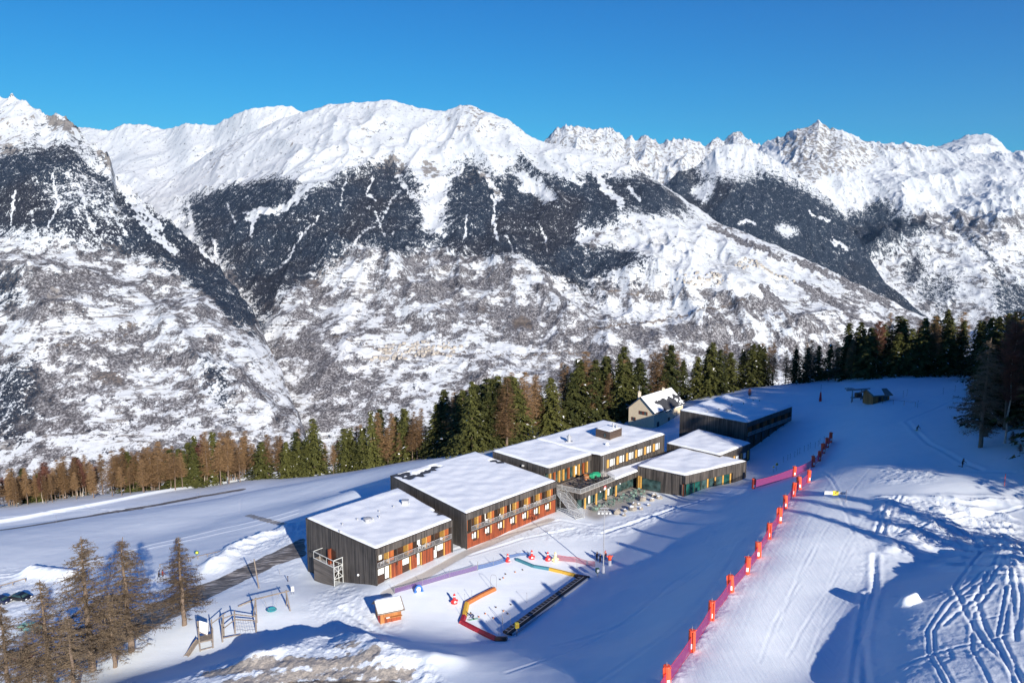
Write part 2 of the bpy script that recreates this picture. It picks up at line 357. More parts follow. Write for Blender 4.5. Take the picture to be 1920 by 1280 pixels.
massif('mountain_dark_slope', [(1180,420,9000),(1250,345,9200),(1270,324,9300),(1300,316,9400),(1325,296,9500),(1345,277,9500),(1375,270,9500),(1400,272,9500),(1440,291,9300),(1500,330,9000),(1560,378,8700),(1590,418,8400),(1620,468,8000),(1660,530,7700),(1720,580,7400),(1790,650,7000)],
  [(1180,660,6600),(1790,680,6700)], 110, 14, cvM2, 420, 240, 1.1, seed=31)
massif('mountain_range', [(1400,300,12500),(1430,268,12500),(1470,255,12300),(1495,240,12200),(1515,236,12200),(1536,227,12200),(1556,243,12200),(1580,244,12100),(1602,256,12000),(1640,270,12000),(1665,268,12000),(1700,270,12000),(1755,277,12000),(1800,291,11800),(1900,286,11500),(2050,270,11500)],
  [(1400,700,6900),(2050,700,6900)], 270, 32, cvM3, 560, 380, 1.0, smooth=0.5, gull=(420, 2600), seed=44, big=1500)
massif('mountain_jagged_range', [(980,300,13500),(1015,271,13500),(1040,247,13500),(1062,236,13500),(1100,240,13500),(1150,243,13500),(1172,262,13500),(1182,252,13500),(1190,264,13500),(1212,256,13500),(1235,268,13500),(1262,262,13500),(1300,262,13500),(1322,273,13500),(1345,258,13800),(1358,265,13800),(1375,249,13800),(1392,250,13800),(1412,268,13800),(1445,280,13800),(1500,300,13800)],
  [(980,430,10500),(1500,430,10500)], 200, 36, cvR, 440, 160, 1.1, smooth=0.0, gull=(350, 1800), seed=57, big=1200)
massif('mountain_far_summit', [(1680,310,20000),(1750,278,20000),(1790,263,20000),(1815,254,20000),(1858,252,20000),(1870,260,20000),(1885,278,20000),(1900,290,20000),(1915,283,20000),(1960,290,20000),(2040,300,20000)],
  [(1680,330,17000),(2040,330,17000)], 200, 30, [('rock', .25, [(1700,200),(2000,200),(2000,320),(1700,320)], None)], 220, 90, 1.0, smooth=0.3, gull=(500, 2500), seed=63, big=1600)
# ------------------------------------------------------------ near terrain
CT = [(710,1097,0),(850,1032,0),(1034,965,0.3),(1095,965,0.3),(1200,932,0.4),(1288,936,0.3),(1399,905,1.2),(940,1005,0),(780,1065,0),
 (760,1110,-.2),(1000,1060,0),(1120,1062,0),(900,1120,-.5),(960,1190,-.8),(1100,1088,0),(1030,1140,-.4),(750,1170,-.8),(860,1172,-1.2),(700,1150,-.8),(640,1130,-1.5),(890,1200,-.6),
 (345,1168,-3),(510,1140,-2.4),(440,1180,-3),(380,1228,-3.4),(245,1218,-3.8),(172,1255,-4.3),(600,1140,-2),(560,1100,-3),(600,1172,-2.2),(480,1215,-3),(250,1262,-4.2),(690,1190,-1.2),
 (590,1208,4.8),(480,1235,4),(660,1212,5.4),(720,1234,6.4),(380,1262,2.8),(300,1287,2.2),(800,1232,6.2),(880,1248,7.2),(600,1279,4.5),(760,1290,5.4),(960,1260,7.6),(200,1305,1.2),(960,1225,4.5),(1030,1212,4.8),
 (1050,1275,9.6),(1150,1275,12),(1252,1270,16),(1297,1205,15.2),(1333,1155,14.7),(1370,1105,14.3),(1400,1070,13.9),(1420,1040,13.4),(1441,1008,13.6),(1461,975,13),(1472,950,12.3),(1487,926,11.6),(1500,914,11),(1515,900,10.4),
 (1134,1144,4.2),(1220,1062,3.7),(1272,982,3.2),(1335,945,3.4),(1100,1130,3.0),(1180,1040,2.3),(1240,975,2.0),(1180,1200,8.2),(1110,1200,5.6),(1060,1180,2.8),(1360,1000,8.0),(1280,1100,8.2),(1020,1180,1.6),(1350,912,3.2),(1300,950,3.2),
 (1413,915,3.8),(1450,900,5),(1488,890,6),(1525,873,7.4),(1557,828,8.5),(1545,850,8.2),(1480,850,4.6),(1420,860,2),(1440,880,3),
 (1400,1210,15),(1500,1285,15.4),(1500,1110,14.3),(1550,1000,14.4),(1600,905,13.9),(1650,862,13.6),(1580,870,10.5),(1450,1150,14.6),(1560,1280,15.2),(1600,1180,15),(1640,1050,14.6),(1620,1110,14.7),(1610,1240,15.4),(1570,950,14),
 (1690,1290,19.2),(1680,1225,18.8),(1682,1180,18.6),(1700,1140,18.5),(1760,1112,18.8),(1830,1078,19),(1910,1036,19.4),(1760,1200,19.4),(1850,1150,19.8),(1800,1275,20.5),(1930,1200,21.3),(1930,1290,22),
 (1710,1080,15),(1790,1050,15.2),(1880,1005,15.6),(1700,1020,15),(1780,1000,15.2),(1860,975,15.6),(1750,960,16.4),(1800,985,15.6),(1700,975,15.6),(1650,980,14.6),(1850,925,17.2),(1760,905,17),(1700,890,16),(1910,905,18.6),(1920,960,17),
 (1804,873,17),(1719,807,15.6),(1640,757,14),(1800,765,17.4),(1700,704,14.4),(1800,700,15.4),(1620,708,12.2),(1560,713,8),(1480,720,4.4),(1400,726,2.4),(1290,748,-2),(1340,740,0),
 (1402,845,2),(1478,830,4.6),(1500,780,6.6),(1275,812,0),(1855,832,19),(1920,860,21),(1540,760,8.6),(1600,800,12),
 (1225,803,-5),(1290,790,-3.4),(1180,795,-6),(870,852,-15.5),(1000,822,-12),(1100,792,-9.4),(720,872,-24),(590,892,-31),(470,897,-36),(300,917,-39),(150,930,-41),(0,948,-43),(900,835,-13.5),
 (0,992,-24),(380,930,-30),(200,962,-27),(540,897,-30),(300,1000,-18),(560,1022,-5.4),(400,1092,-6.4),(480,1052,-6),(300,1064,-8.4),(100,1100,-11),(0,1112,-12),(60,1165,-9.4),(0,1205,-9),(100,1205,-7.6),(0,1285,-6.6),(440,1020,-9),
 (577,1075,-4.4),(590,1100,-4),(650,1100,-2.6),(690,960,-7),(662,918,-7.6),(600,950,-9),(540,950,-14),(700,895,-15),(620,985,-4.6),(800,862,-14),(880,848,-13),(1130,785,-9),(950,830,-11),(500,990,-10.5),(450,960,-19),(640,925,-14)]
CW = [(-420,520,-215),(-150,520,-200),(0,480,-110),(120,480,-70),(250,480,-30),(-300,340,-75),(0,330,-30),(90,320,-18),(140,330,0),(260,330,28),(-600,900,-440),(0,900,-380),(600,900,-200),
 (-900,1800,-900),(0,1800,-850),(1000,1800,-640),(-1500,3000,-1350),(0,3000,-1350),(1500,3000,-1200),(-3000,5000,-1700),(0,5000,-1700),(3000,5000,-1600),
 (110,100,27),(140,60,34),(130,150,24),(170,200,30),(90,60,27),(0,20,20),(60,20,26),(-60,20,4),(-150,40,-2),(-200,100,-10),(-300,200,-28),(0,-60,40),(150,-60,52),(-150,-60,20),(300,100,60),(300,240,48),(30,50,17)]
cp = np.array([list(U(a, b, z)) for a, b, z in CT]+[list(map(float, q)) for q in CW])
MQ = 5.0
def warp(x, y):      # far ground is compressed so that one smoothness serves both near and far
    r = np.hypot(x, y)+1e-6; f = np.where(r < 260, 1.0, (260+150*np.log(np.maximum(r, 260)/260))/r); return x*f, y*f
cx, cy = warp(cp[:, 0], cp[:, 1])
A = -np.sqrt((cx[:, None]-cx[None])**2+(cy[:, None]-cy[None])**2+MQ*MQ)
n_ = len(cp); Pm = np.stack([np.ones(n_), cx/100, cy/100], 1)
wt = np.linalg.solve(np.block([[A+1.2*np.eye(n_), Pm], [Pm.T, np.zeros((3, 3))]]), np.concatenate([cp[:, 2], np.zeros(3)]))
def zbase(x, y):
    x, y = warp(np.asarray(x, float), np.asarray(y, float)); s = wt[n_]+wt[n_+1]*x/100+wt[n_+2]*y/100
    for i in range(n_): s = s-wt[i]*np.sqrt((x-cx[i])**2+(y-cy[i])**2+MQ*MQ)
    return s
def T(px, py, far=325):
    "point of the ground seen at a picture place (or the crest just under it)"
    d = ray(px, py); s = np.geomspace(40, far, 420); x = d[0]*s; y = d[1]*s; z = CH+d[2]*s; g = z-zbase(x, y)
    if not (g < 0).any():
        i = int(np.argmin(g/s)); return Vector((x[i], y[i], z[i]-g[i]))
    i = int(np.argmax(g < 0)); lo, hi = s[max(i-1, 0)], s[i]
    for _ in range(14):
        m = (lo+hi)/2
        if CH+d[2]*m < float(zbase(d[0]*m, d[1]*m)): hi = m
        else: lo = m
    return Vector((d[0]*hi, d[1]*hi, CH+d[2]*hi))
def gz(x, y): return float(zbase(x, y))
def rows_():
    y = [-55.0]
    while y[-1]+60 < 5200:
        yy = y[-1]+60
        y.append(y[-1]+(yy*0.03+0.3 if yy < 105 else yy*0.0019 if yy < 440 else yy*0.012 if yy > 600 else yy*0.005))
    return np.array(y)
Yr = rows_()
Uc = np.concatenate([np.linspace(-1.6, -0.60, 60)[:-1], np.linspace(-0.60, 0.60, 860), np.linspace(0.60, 1.6, 60)[1:]])
GY = np.repeat(Yr[:, None], len(Uc), 1); GX = Uc[None, :]*(GY+60)
GZ = zbase(GX, GY)
gpx, gpy = proj(GX, GY, GZ); vis = (GY > 50) & (GY < 420)
near = (GY > 30) & (GY < 420)
def zone(poly, soft=3): return blur((in_poly(gpx+4*gnoise(GX/2, GY/2, 5), gpy+3*gnoise(GX/2, GY/2, 6), poly) & near).astype(float), soft)
def wline(pts, w0):
    "soft mask round a line given by picture places and laid on the ground, width in metres"
    P = [T(a, b) for a, b in pts]; Q = [(p.x, p.y) for p in P]
    xs = [q[0] for q in Q]; ys = [q[1] for q in Q]; m = np.zeros(GX.shape); pad = w0*4+2
    idx = (GX > min(xs)-pad) & (GX < max(xs)+pad) & (GY > min(ys)-pad) & (GY < max(ys)+pad)
    if idx.any(): m[idx] = dline(GX[idx], GY[idx], Q)
    m[~idx] = 1e6
    return m
def groove(pts, width, depth, berm=0.5):
    global GZ
    d = wline(pts, width)
    depth = depth*0.55
    GZ = GZ-depth*np.exp(-(d/width)**2)+berm*depth*np.exp(-((d-width*2)/width)**2)
rough = np.full(GX.shape, 0.0)
rough += 0.55*zone([(380,1050),(560,985),(575,1000),(570,1080),(420,1110),(390,1075)])*0.4
for poly, a in (([(300,1290),(420,1235),(600,1190),(700,1200),(780,1230),(850,1290)], .5), ([(560,1140),(640,1090),(740,1130),(760,1180),(640,1190)], .35),
    ([(380,1045),(450,1010),(575,975),(580,1010),(430,1050),(400,1075)], .6), ([(1130,985),(1260,940),(1290,960),(1150,1010),(1010,1010),(1030,980)], .4), ([(1660,870),(1760,880),(1760,905),(1640,905)], .35),
    ([(1640,940),(1760,930),(1920,990),(1920,1060),(1650,1010)], .4), ([(1650,1160),(1760,1110),(1930,1040),(1930,1290),(1650,1290)], .15), ([(1600,980),(1680,980),(1650,1290),(1590,1290)], .15),
    ([(0,1060),(120,1060),(140,1110),(90,1180),(0,1150)], .35), ([(1230,1290),(1290,1200),(1420,1010),(1490,915),(1530,895),(1480,960),(1400,1090),(1270,1290)], .28), ([(1280,930),(1400,900),(1520,880),(1500,892),(1300,942)], .2)):
    rough = np.maximum(rough, a*zone(poly, 4))
nz = np.abs(fbm(GX/1.3, GY/1.3, 3, 3, 0.62))*0.65+np.abs(fbm(GX/6.5, GY/6.5, 3, 13))*0.9-0.25
GZ = GZ+rough*nz*1.0
GZ = GZ+near*(0.10*fbm(GX/9, GY/9, 3, 12)+0.22*fbm(GX/28, GY/28, 2, 15)*(GY > 60))
# wind ridges on the hillock beside the piste
wr = zone([(1640,930),(1900,930),(1920,1100),(1660,1040)], 4)
GZ = GZ+wr*0.45*ridged((GX*0.8+GY*0.5)/3.2+0.5*gnoise(GX/6, GY/6, 3), (GY*0.8-GX*0.5)/9, 3, 9)
# banks, kicker and berms
d = wline([(480,1238),(560,1212),(640,1198),(700,1214),(740,1232),(830,1240)], 3); GZ = GZ+1.3*np.exp(-(d/2.4)**2)*(0.8+0.5*gnoise(GX/3, GY/3, 2))
d = wline([(400,1062),(440,1030),(500,1005),(570,985)], 2.4); GZ = GZ+1.7*np.exp(-(d/2.6)**2)*(0.8+0.6*gnoise(GX/3, GY/3, 4))
d = wline([(60,1075),(130,1082)], 2); GZ = GZ+1.8*np.exp(-(d/2.2)**2)
d = wline([(1697,1132),(1710,1126)], 1.3); GZ = GZ+1.1*np.exp(-(d/.8)**4)
d = wline([(0,978),(200,942),(380,912),(470,892),(600,872)], 1.2); GZ = GZ+0.9*np.exp(-(d/1.5)**2)
# tracks
for pts, wd, dp in (
    [[(1840,1040),(1790,1100),(1812,1150),(1850,1210),(1900,1260),(1925,1290)], .22, .22], [[(1870,1050),(1830,1120),(1850,1180),(1880,1230),(1920,1275)], .2, .2], [[(1885,1050),(1900,1110),(1905,1200)], .2, .2],
    [[(1895,1050),(1915,1120),(1910,1180)], .2, .2], [[(1770,1170),(1840,1110),(1880,1060)], .2, .18], [[(1690,1250),(1800,1210),(1870,1200)], .2, .15], [[(1640,1000),(1660,950),(1680,935)], .25, .25], [[(1655,1000),(1672,955),(1690,935)], .25, .25],
    [[(1665,960),(1720,985),(1760,1020)], .2, .2], [[(1625,1290),(1617,1200),(1640,1100),(1640,1040)], .35, .3], [[(1600,1290),(1608,1200),(1625,1110)], .3, .25], [[(1690,1000),(1800,970),(1920,950)], .3, .25],
    [[(1180,1165),(1260,1095),(1330,1050)], .5, .08], [[(1040,1210),(1180,1165)], .5, .08], [[(1100,1290),(1250,1190),(1320,1120),(1400,1010)], .45, .08], [[(950,1260),(1180,1160),(1330,1060)], .3, .08],
    [[(190,1032),(260,985),(330,945),(370,935)], .16, .14], [[(200,1030),(290,1000),(400,970),(460,960)], .16, .14], [[(450,960),(452,935),(462,925)], .25, .2],
    [[(0,1078),(140,1062),(290,1020),(420,990),(560,955)], .4, .25], [[(0,1084),(140,1068),(290,1026),(420,998),(560,962)], .35, .25], [[(0,970),(150,957),(300,950)], .4, .25], [[(60,965),(160,950),(240,960)], .3, .2],
    [[(850,1030),(950,1000),(1050,975),(1120,985)], .35, .2], [[(880,1040),(980,1010),(1080,990)], .3, .2], [[(1130,1000),(1230,965),(1320,935)], .5, .35], [[(1500,820),(1560,900),(1600,1000)], .2, .1],
    [[(1480,790),(1600,800),(1720,760),(1800,720)], .3, .12], [[(1600,870),(1700,880),(1900,885)], .3, .2], [[(1840,880),(1740,830),(1700,790),(1790,750)], .4, .2], [[(640,1140),(700,1180),(760,1200)], .4, .4]):
    groove(pts, wd, dp)
for q in ([(1775,1290),(1742,1225),(1738,1180),(1772,1128),(1830,1085),(1870,1055)], [(1790,1290),(1752,1222),(1750,1182),(1785,1132),(1842,1088),(1880,1058)], [(1860,1290),(1822,1215),(1826,1150),(1868,1095)], [(1905,1290),(1868,1200),(1885,1110),(1900,1060)], [(1917,1280),(1880,1195),(1897,1105)]): groove(q, .15, .17)
for k in range(9): groove([(1700+k*22+random.uniform(-6,6),960+k*3),(1735+k*22,985+k*4+random.uniform(-4,4)),(1790+k*18+random.uniform(-9,9),1010+k*5)], .22, random.uniform(.08,.2))
random.seed(3)
for i in range(46):      # carved ski tracks on the piste
    x0 = random.uniform(1300, 1600); y0 = random.uniform(960, 1260); L = random.uniform(60, 200); s = random.uniform(-.05, .3)
    groove([(x0, y0), (x0+L*.25*(s+.7)+random.uniform(-8, 8), y0-L*.5), (x0+L*.5*(s+1.0), y0-L)], .12, random.uniform(.025, .06))
for i in range(9):
    x0 = random.uniform(1690, 1900); y0 = random.uniform(1080, 1270); a = random.uniform(0, 3.1); L = random.uniform(30, 90)
    groove([(x0, y0), (x0+L*math.cos(a), y0+L*.5*math.sin(a)), (x0+1.6*L*math.cos(a+.4), y0+L*.8*math.sin(a+.4))], .16, random.uniform(.08, .16))
# land cover
road = np.zeros(GX.shape); dirt = np.zeros(GX.shape)
road = np.maximum(road, zone([(400,1088),(480,1050),(570,1008),(574,1040),(520,1058),(440,1095),(400,1116),(340,1150),(280,1180),(200,1225),(120,1255),(100,1235),(200,1180),(290,1130),(350,1105)], 2))
d = wline([(-40,997),(100,978),(200,962),(300,945),(380,930),(450,918)], 1.5); road = np.maximum(road, 0.62*(1-sstep(1.8, 2.6, d)))
d = wline([(465,966),(500,975),(530,982)], 1.5); dirt = np.maximum(dirt, .7*(1-sstep(.6, 1.5, d+.5*gnoise(GX, GY, 2))))
road = np.maximum(road, zone([(500,1300),(540,1277),(640,1273),(740,1276),(800,1300)], 2))
d = wline([(725,1112),(800,1076),(850,1047),(880,1032),(960,1000),(1030,974)], 1.5); path = 1-sstep(.95, 1.25, d)
d = wline([(395,1262),(480,1250),(560,1243),(660,1240),(700,1232)], 1.5); dirt = np.maximum(dirt, .8*(1-sstep(.5, 2.6, d+1.2*gnoise(GX/1.2, GY/1.2, 2))))
d = wline([(430,1280),(600,1262),(760,1268)], 1.5); dirt = np.maximum(dirt, .75*(1-sstep(.4, 2.2, d+1.2*gnoise(GX/1.2, GY/1.2, 6))))
d = wline([(640,1215),(660,1214)], 1.5); dirt = np.maximum(dirt, .6*(1-sstep(.5, 2.0, d+1.2*gnoise(GX, GY, 6))))
dirt = np.maximum(dirt, .38*zone([(860,1030),(960,985),(1040,975),(1130,990),(960,1020),(880,1045)], 6))
terr_ = zone([(1095,968),(1120,975),(1180,950),(1225,925),(1195,905),(1100,945)], 3)
GZ = GZ-0.06*np.clip(path+road, 0, 1)
piste = zone([(1250,1290),(1420,1020),(1520,890),(1560,820),(1500,750),(1560,700),(1810,700),(1790,860),(1660,860),(1620,960),(1640,1050),(1580,1290)], 8)
steep = zone([(1000,1290),(960,1200),(1100,1090),(1200,970),(1400,912),(1500,890),(1400,1050),(1240,1290)], 8)
field = 1-np.clip(piste+steep+rough*3, 0, 1)
def snow_mat():
    g = NG('snow'); P = g.coord()
    ms = g.math
    fine = g.noise(3.2, P, 5, 0.6); mid = g.noise(0.35, P, 4); groom = g.noise(1.0, g.coord((2.4, 0.22, 0.3)), 4, 0.6, 0.1)
    wn = g.noise(1.0, g.coord((0.10, 0.9, .4)), 4, .6)
    col = g.ramp(mid, [(0.3, (0.80, 0.87, 0.92)), (0.7, (0.85, 0.905, 0.95))])
    rd = g.ramp(g.noise(1.0, g.coord((.25, 2.0, 1)), 4), [(0.35, (0.075, 0.068, 0.062)), (0.52, (0.17, 0.15, 0.13)), (0.66, (0.50, 0.46, 0.42))])
    col = g.mix(g.step(g.math('ADD', g.attr('road'), ms('MULTIPLY', ms('SUBTRACT', fine, .5), .5)), .35, .6), col, rd)
    col = g.mix(g.math('MULTIPLY', g.attr('path'), .85), col, (0.52, 0.48, 0.42)); col = g.mix(g.math('MULTIPLY', g.attr('deck'), .8), col, (0.30, 0.26, 0.21))
    dm = g.step(ms('ADD', g.attr('dirt'), ms('MULTIPLY', ms('SUBTRACT', g.noise(1.1, P, 6, .7), .5), 1.4)), .42, .66)
    col = g.mix(ms('MULTIPLY', dm, .8), col, g.ramp(fine, [(.35, (.12, .085, .05)), (.65, (.42, .34, .25))]))
    h = ms('ADD', ms('MULTIPLY', groom, ms('MULTIPLY', g.attr('piste'), .8)), ms('MULTIPLY', fine, ms('ADD', ms('MULTIPLY', g.attr('rough'), 2.5), .22)))
    h = ms('ADD', h, ms('MULTIPLY', wn, ms('MULTIPLY', g.attr('field'), .35)))
    g.b.inputs['Specular IOR Level'].default_value = 0.3
    return g.out(col, g.bump(h, 0.6, 0.12), 0.6)
SNOW = snow_mat()
ground = grid_mesh('snow_ground', GX, GY, GZ, {'road': road, 'dirt': dirt, 'path': path, 'deck': terr_, 'piste': piste, 'rough': rough, 'field': field}, SNOW)
tag(ground, None, None, None, 'structure')
# ------------------------------------------------------------ mesh builder
class MB:
    def __init__(s): s.v = []; s.f = []; s.mi = []
    def add(s, vs, fs, m=0):
        b = len(s.v); s.v += [tuple(v) for v in vs]; s.f += [tuple(b+i for i in f) for f in fs]; s.mi += [m]*len(fs); return s
    def quad(s, a, b, c, d, m=0): return s.add([a, b, c, d], [(0, 1, 2, 3)], m)
    def hexa(s, p, m=0):      # p: bottom 4, top 4
        return s.add(p, [(3, 2, 1, 0), (4, 5, 6, 7), (0, 1, 5, 4), (1, 2, 6, 5), (2, 3, 7, 6), (3, 0, 4, 7)], m)
    def box(s, x0, x1, y0, y1, z0, z1, m=0, fr=None):
        p = [(x0, y0, z0), (x1, y0, z0), (x1, y1, z0), (x0, y1, z0), (x0, y0, z1), (x1, y0, z1), (x1, y1, z1), (x0, y1, z1)]
        if fr: p = [fr(*q) for q in p]
        return s.hexa(p, m)
    def prism(s, poly, z0, z1, m=0):
        n = len(poly); z0 = z0 if isinstance(z0, (list, tuple)) else [z0]*n; z1 = z1 if isinstance(z1, (list, tuple)) else [z1]*n
        v = [(p[0], p[1], z0[i]) for i, p in enumerate(poly)]+[(p[0], p[1], z1[i]) for i, p in enumerate(poly)]
        return s.add(v, [tuple(range(n))[::-1], tuple(range(n, 2*n))]+[(i, (i+1) % n, n+(i+1) % n, n+i) for i in range(n)], m)
    def tube(s, a, b, r0, r1=None, n=6, m=0, cap=True):
        a = Vector(a); b = Vector(b); r1 = r0 if r1 is None else r1; d = (b-a)
        if d.length < 1e-6: return s
        d.normalize(); x = d.orthogonal().normalized(); y = d.cross(x)
        vs = [a+(x*math.cos(t)+y*math.sin(t))*r0 for t in [2*math.pi*i/n for i in range(n)]]+[b+(x*math.cos(t)+y*math.sin(t))*r1 for t in [2*math.pi*i/n for i in range(n)]]
        fs = [(i, (i+1) % n, n+(i+1) % n, n+i) for i in range(n)]
        if cap: fs += [tuple(range(n))[::-1], tuple(range(n, 2*n))]
        return s.add(vs, fs, m)
    def path(s, pts, r, n=6, m=0):
        for a, b in zip(pts[:-1], pts[1:]): s.tube(a, b, r, r, n, m)
        return s
    def lathe(s, prof, n=16, m=0, c=(0, 0, 0)):
        vs = []; fs = []
        for r, z in prof: vs += [(c[0]+r*math.cos(2*math.pi*i/n), c[1]+r*math.sin(2*math.pi*i/n), c[2]+z) for i in range(n)]
        k = len(prof)
        for j in range(k-1): fs += [(j*n+i, j*n+(i+1) % n, (j+1)*n+(i+1) % n, (j+1)*n+i) for i in range(n)]
        fs += [tuple(range(n))[::-1], tuple(range((k-1)*n, k*n))]
        return s.add(vs, fs, m)
    def blob(s, c, rx, ry, rz, m=0, n=10, k=7, jit=0.0, seed=0):
        rnd = random.Random(seed); prof = []; vs = []
        for j in range(k+1):
            ph = math.pi*j/k-math.pi/2
            for i in range(n):
                th = 2*math.pi*i/n; q = 1+rnd.uniform(-jit, jit)
                vs.append((c[0]+rx*math.cos(ph)*math.cos(th)*q, c[1]+ry*math.cos(ph)*math.sin(th)*q, c[2]+rz*math.sin(ph)*q))
        fs = [(j*n+i, j*n+(i+1) % n, (j+1)*n+(i+1) % n, (j+1)*n+i) for j in range(k) for i in range(n)]
        return s.add(vs, fs, m)
    def build(s, name, mats, parent=None, smooth=False, origin=None, label=None, cat=None, group=None, bevel=0):
        me = bpy.data.meshes.new(name); og = Vector(origin) if origin is not None else Vector((0, 0, 0))
        me.from_pydata([tuple(Vector(v)-og) for v in s.v], [], s.f)
        if not isinstance(mats, (list, tuple)): mats = [mats]
        for m in mats: me.materials.append(m)
        me.polygons.foreach_set('material_index', s.mi); me.polygons.foreach_set('use_smooth', [smooth]*len(s.f)); me.update()
        o = bpy.data.objects.new(name, me); COL.objects.link(o); o.location = og
        if parent is not None:
            o.parent = parent
            if origin is None: o.matrix_parent_inverse = Matrix.Translation(parent.location).inverted() if parent.type == 'EMPTY' and parent.parent is None and parent.rotation_euler.z == 0 else Matrix()
        if bevel:
            b = o.modifiers.new('bevel', 'BEVEL'); b.width = bevel; b.segments = 2; b.limit_method = 'ANGLE'
        return tag(o, label, cat, group)
def copy_tree(o, parent=None):
    c = o.copy(); COL.objects.link(c)
    if parent is not None: c.parent = parent
    for ch in list(o.children): copy_tree(ch, c)
    return c
def frame(A, B, z=0.0):
    ux, uy = B[0]-A[0], B[1]-A[1]; L = math.hypot(ux, uy); ux /= L; uy /= L
    return (lambda u, d, zz: (A[0]+ux*u+uy*d, A[1]+uy*u-ux*d, z+zz)), L
# ------------------------------------------------------------ materials of built things
def plain(name, c, rough=0.6, var=0.0, scale=2.0, metal=0.0, coord=(1,1,1)):
    g = NG(name)
    g.b.inputs['Metallic'].default_value = metal
    if var:
        n = g.noise(scale, g.coord(coord), 4); col = g.ramp(n, [(0.3, tuple(max(0, x*(1-var)) for x in c)), (0.7, tuple(min(1, x*(1+var)) for x in c))])
        return g.out(col, None, rough)
    return g.out(c, None, rough)
def boards(name, c0, c1, horizontal=False, w=0.24, rough=0.75):
    g = NG(name); P = g.coord((1, 1, 1)); s = 1/w
    nv = g.coord((s*.9, s*.9, 0.12) if not horizontal else (0.12, 0.12, s))
    n1 = g.noise(1.0, nv, 2, 0.5); n2 = g.noise(1.0, g.coord((s*5, s*5, .6) if not horizontal else (.6, .6, s*5)), 3, .6); n3 = g.noise(0.25, P, 3)
    f = g.math('ADD', g.math('MULTIPLY', n1, 1.5), g.math('ADD', g.math('MULTIPLY', n2, .5), g.math('MULTIPLY', n3, .5)))
    col = g.ramp(g.math('MULTIPLY', f, 0.4), [(0.40, c0), (0.60, c1)])
    return g.out(col, g.bump(f, .5, .03), rough)
M_GREY = boards('weathered_grey_boards', (0.018, 0.016, 0.015), (0.105, 0.092, 0.083))
M_GREYH = boards('weathered_grey_boards_horizontal', (0.07, 0.062, 0.056), (0.155, 0.135, 0.12), True)
M_DARKB = boards('dark_boards', (0.022, 0.016, 0.012), (0.075, 0.055, 0.042))
M_ORANGE = boards('orange_stained_boards', (0.11, 0.022, 0.010), (0.34, 0.075, 0.022))
M_ORANGE2 = boards('bright_orange_boards', (0.20, 0.045, 0.013), (0.42, 0.12, 0.030))
M_YEL = plain('yellow_wood', (0.55, 0.31, 0.075), .6, .15, 3)
M_DARK = plain('dark_brown_panel', (0.05, 0.025, 0.016), .5, .3, 3)
M_MEMB = plain('dark_roof_membrane', (0.045, 0.048, 0.055), .7, .35, 2.5)
M_WHITE = plain('white_blind', (0.72, 0.76, 0.74), .6, .06, 5)
M_GALV = plain('galvanised_steel', (0.48, 0.49, 0.50), .45, .12, 6, 0.35)
M_STEEL = plain('grey_painted_steel', (0.56, 0.58, 0.57), .5, .1, 3)
M_BLACK = plain('black_rubber', (0.018, 0.018, 0.020), .7, .3, 4)
M_WPLAS = plain('white_plastic', (0.82, 0.82, 0.82), .4)
M_RED = plain('red_fabric', (0.62, 0.022, 0.025), .6, .12, 4)
M_PAD = plain('orange_red_foam', (0.80, 0.085, 0.03), .55, .12, 6)
M_CREAM = plain('cream_render', (0.62, 0.52, 0.36), .85, .08, 1.5)
M_CREAMD = plain('pale_stone_render', (0.55, 0.48, 0.38), .85, .1, 1.5)
M_STONE = plain('pale_boulder_stone', (0.30, 0.27, 0.23), .9, .25, 1.6)
M_WOODB = boards('varnished_pine', (0.24, 0.085, 0.024), (0.46, 0.19, 0.06), False, .12)
M_WOODG = plain('grey_playground_timber', (0.22, 0.185, 0.155), .8, .3, 4)
M_GREEN = plain('green_tarpaulin', (0.015, 0.26, 0.13), .5, .2, 3)
M_SNOWR = NG('roof_snow')
_g = M_SNOWR; _n = _g.noise(1.2, _g.coord(), 5, .6); M_SNOWR = _g.out(_g.ramp(_n, [(.3, (.84, .88, .92)), (.7, (.87, .91, .95))]), _g.bump(_n, .35, .08), .6)
def glass_mat(name, c=(0.03, 0.06, 0.06)):
    g = NG(name); n = g.noise(.7, g.coord(), 3); g.b.inputs['Specular IOR Level'].default_value = .7
    return g.out(g.ramp(n, [(.35, tuple(x*.5 for x in c)), (.65, tuple(min(1, x*1.8) for x in c))]), None, 0.08)
M_GLASS = glass_mat('dark_window_glass'); M_GLASSG = glass_mat('green_window_glass', (0.008, 0.055, 0.045))  # second one is a green-tinted pane
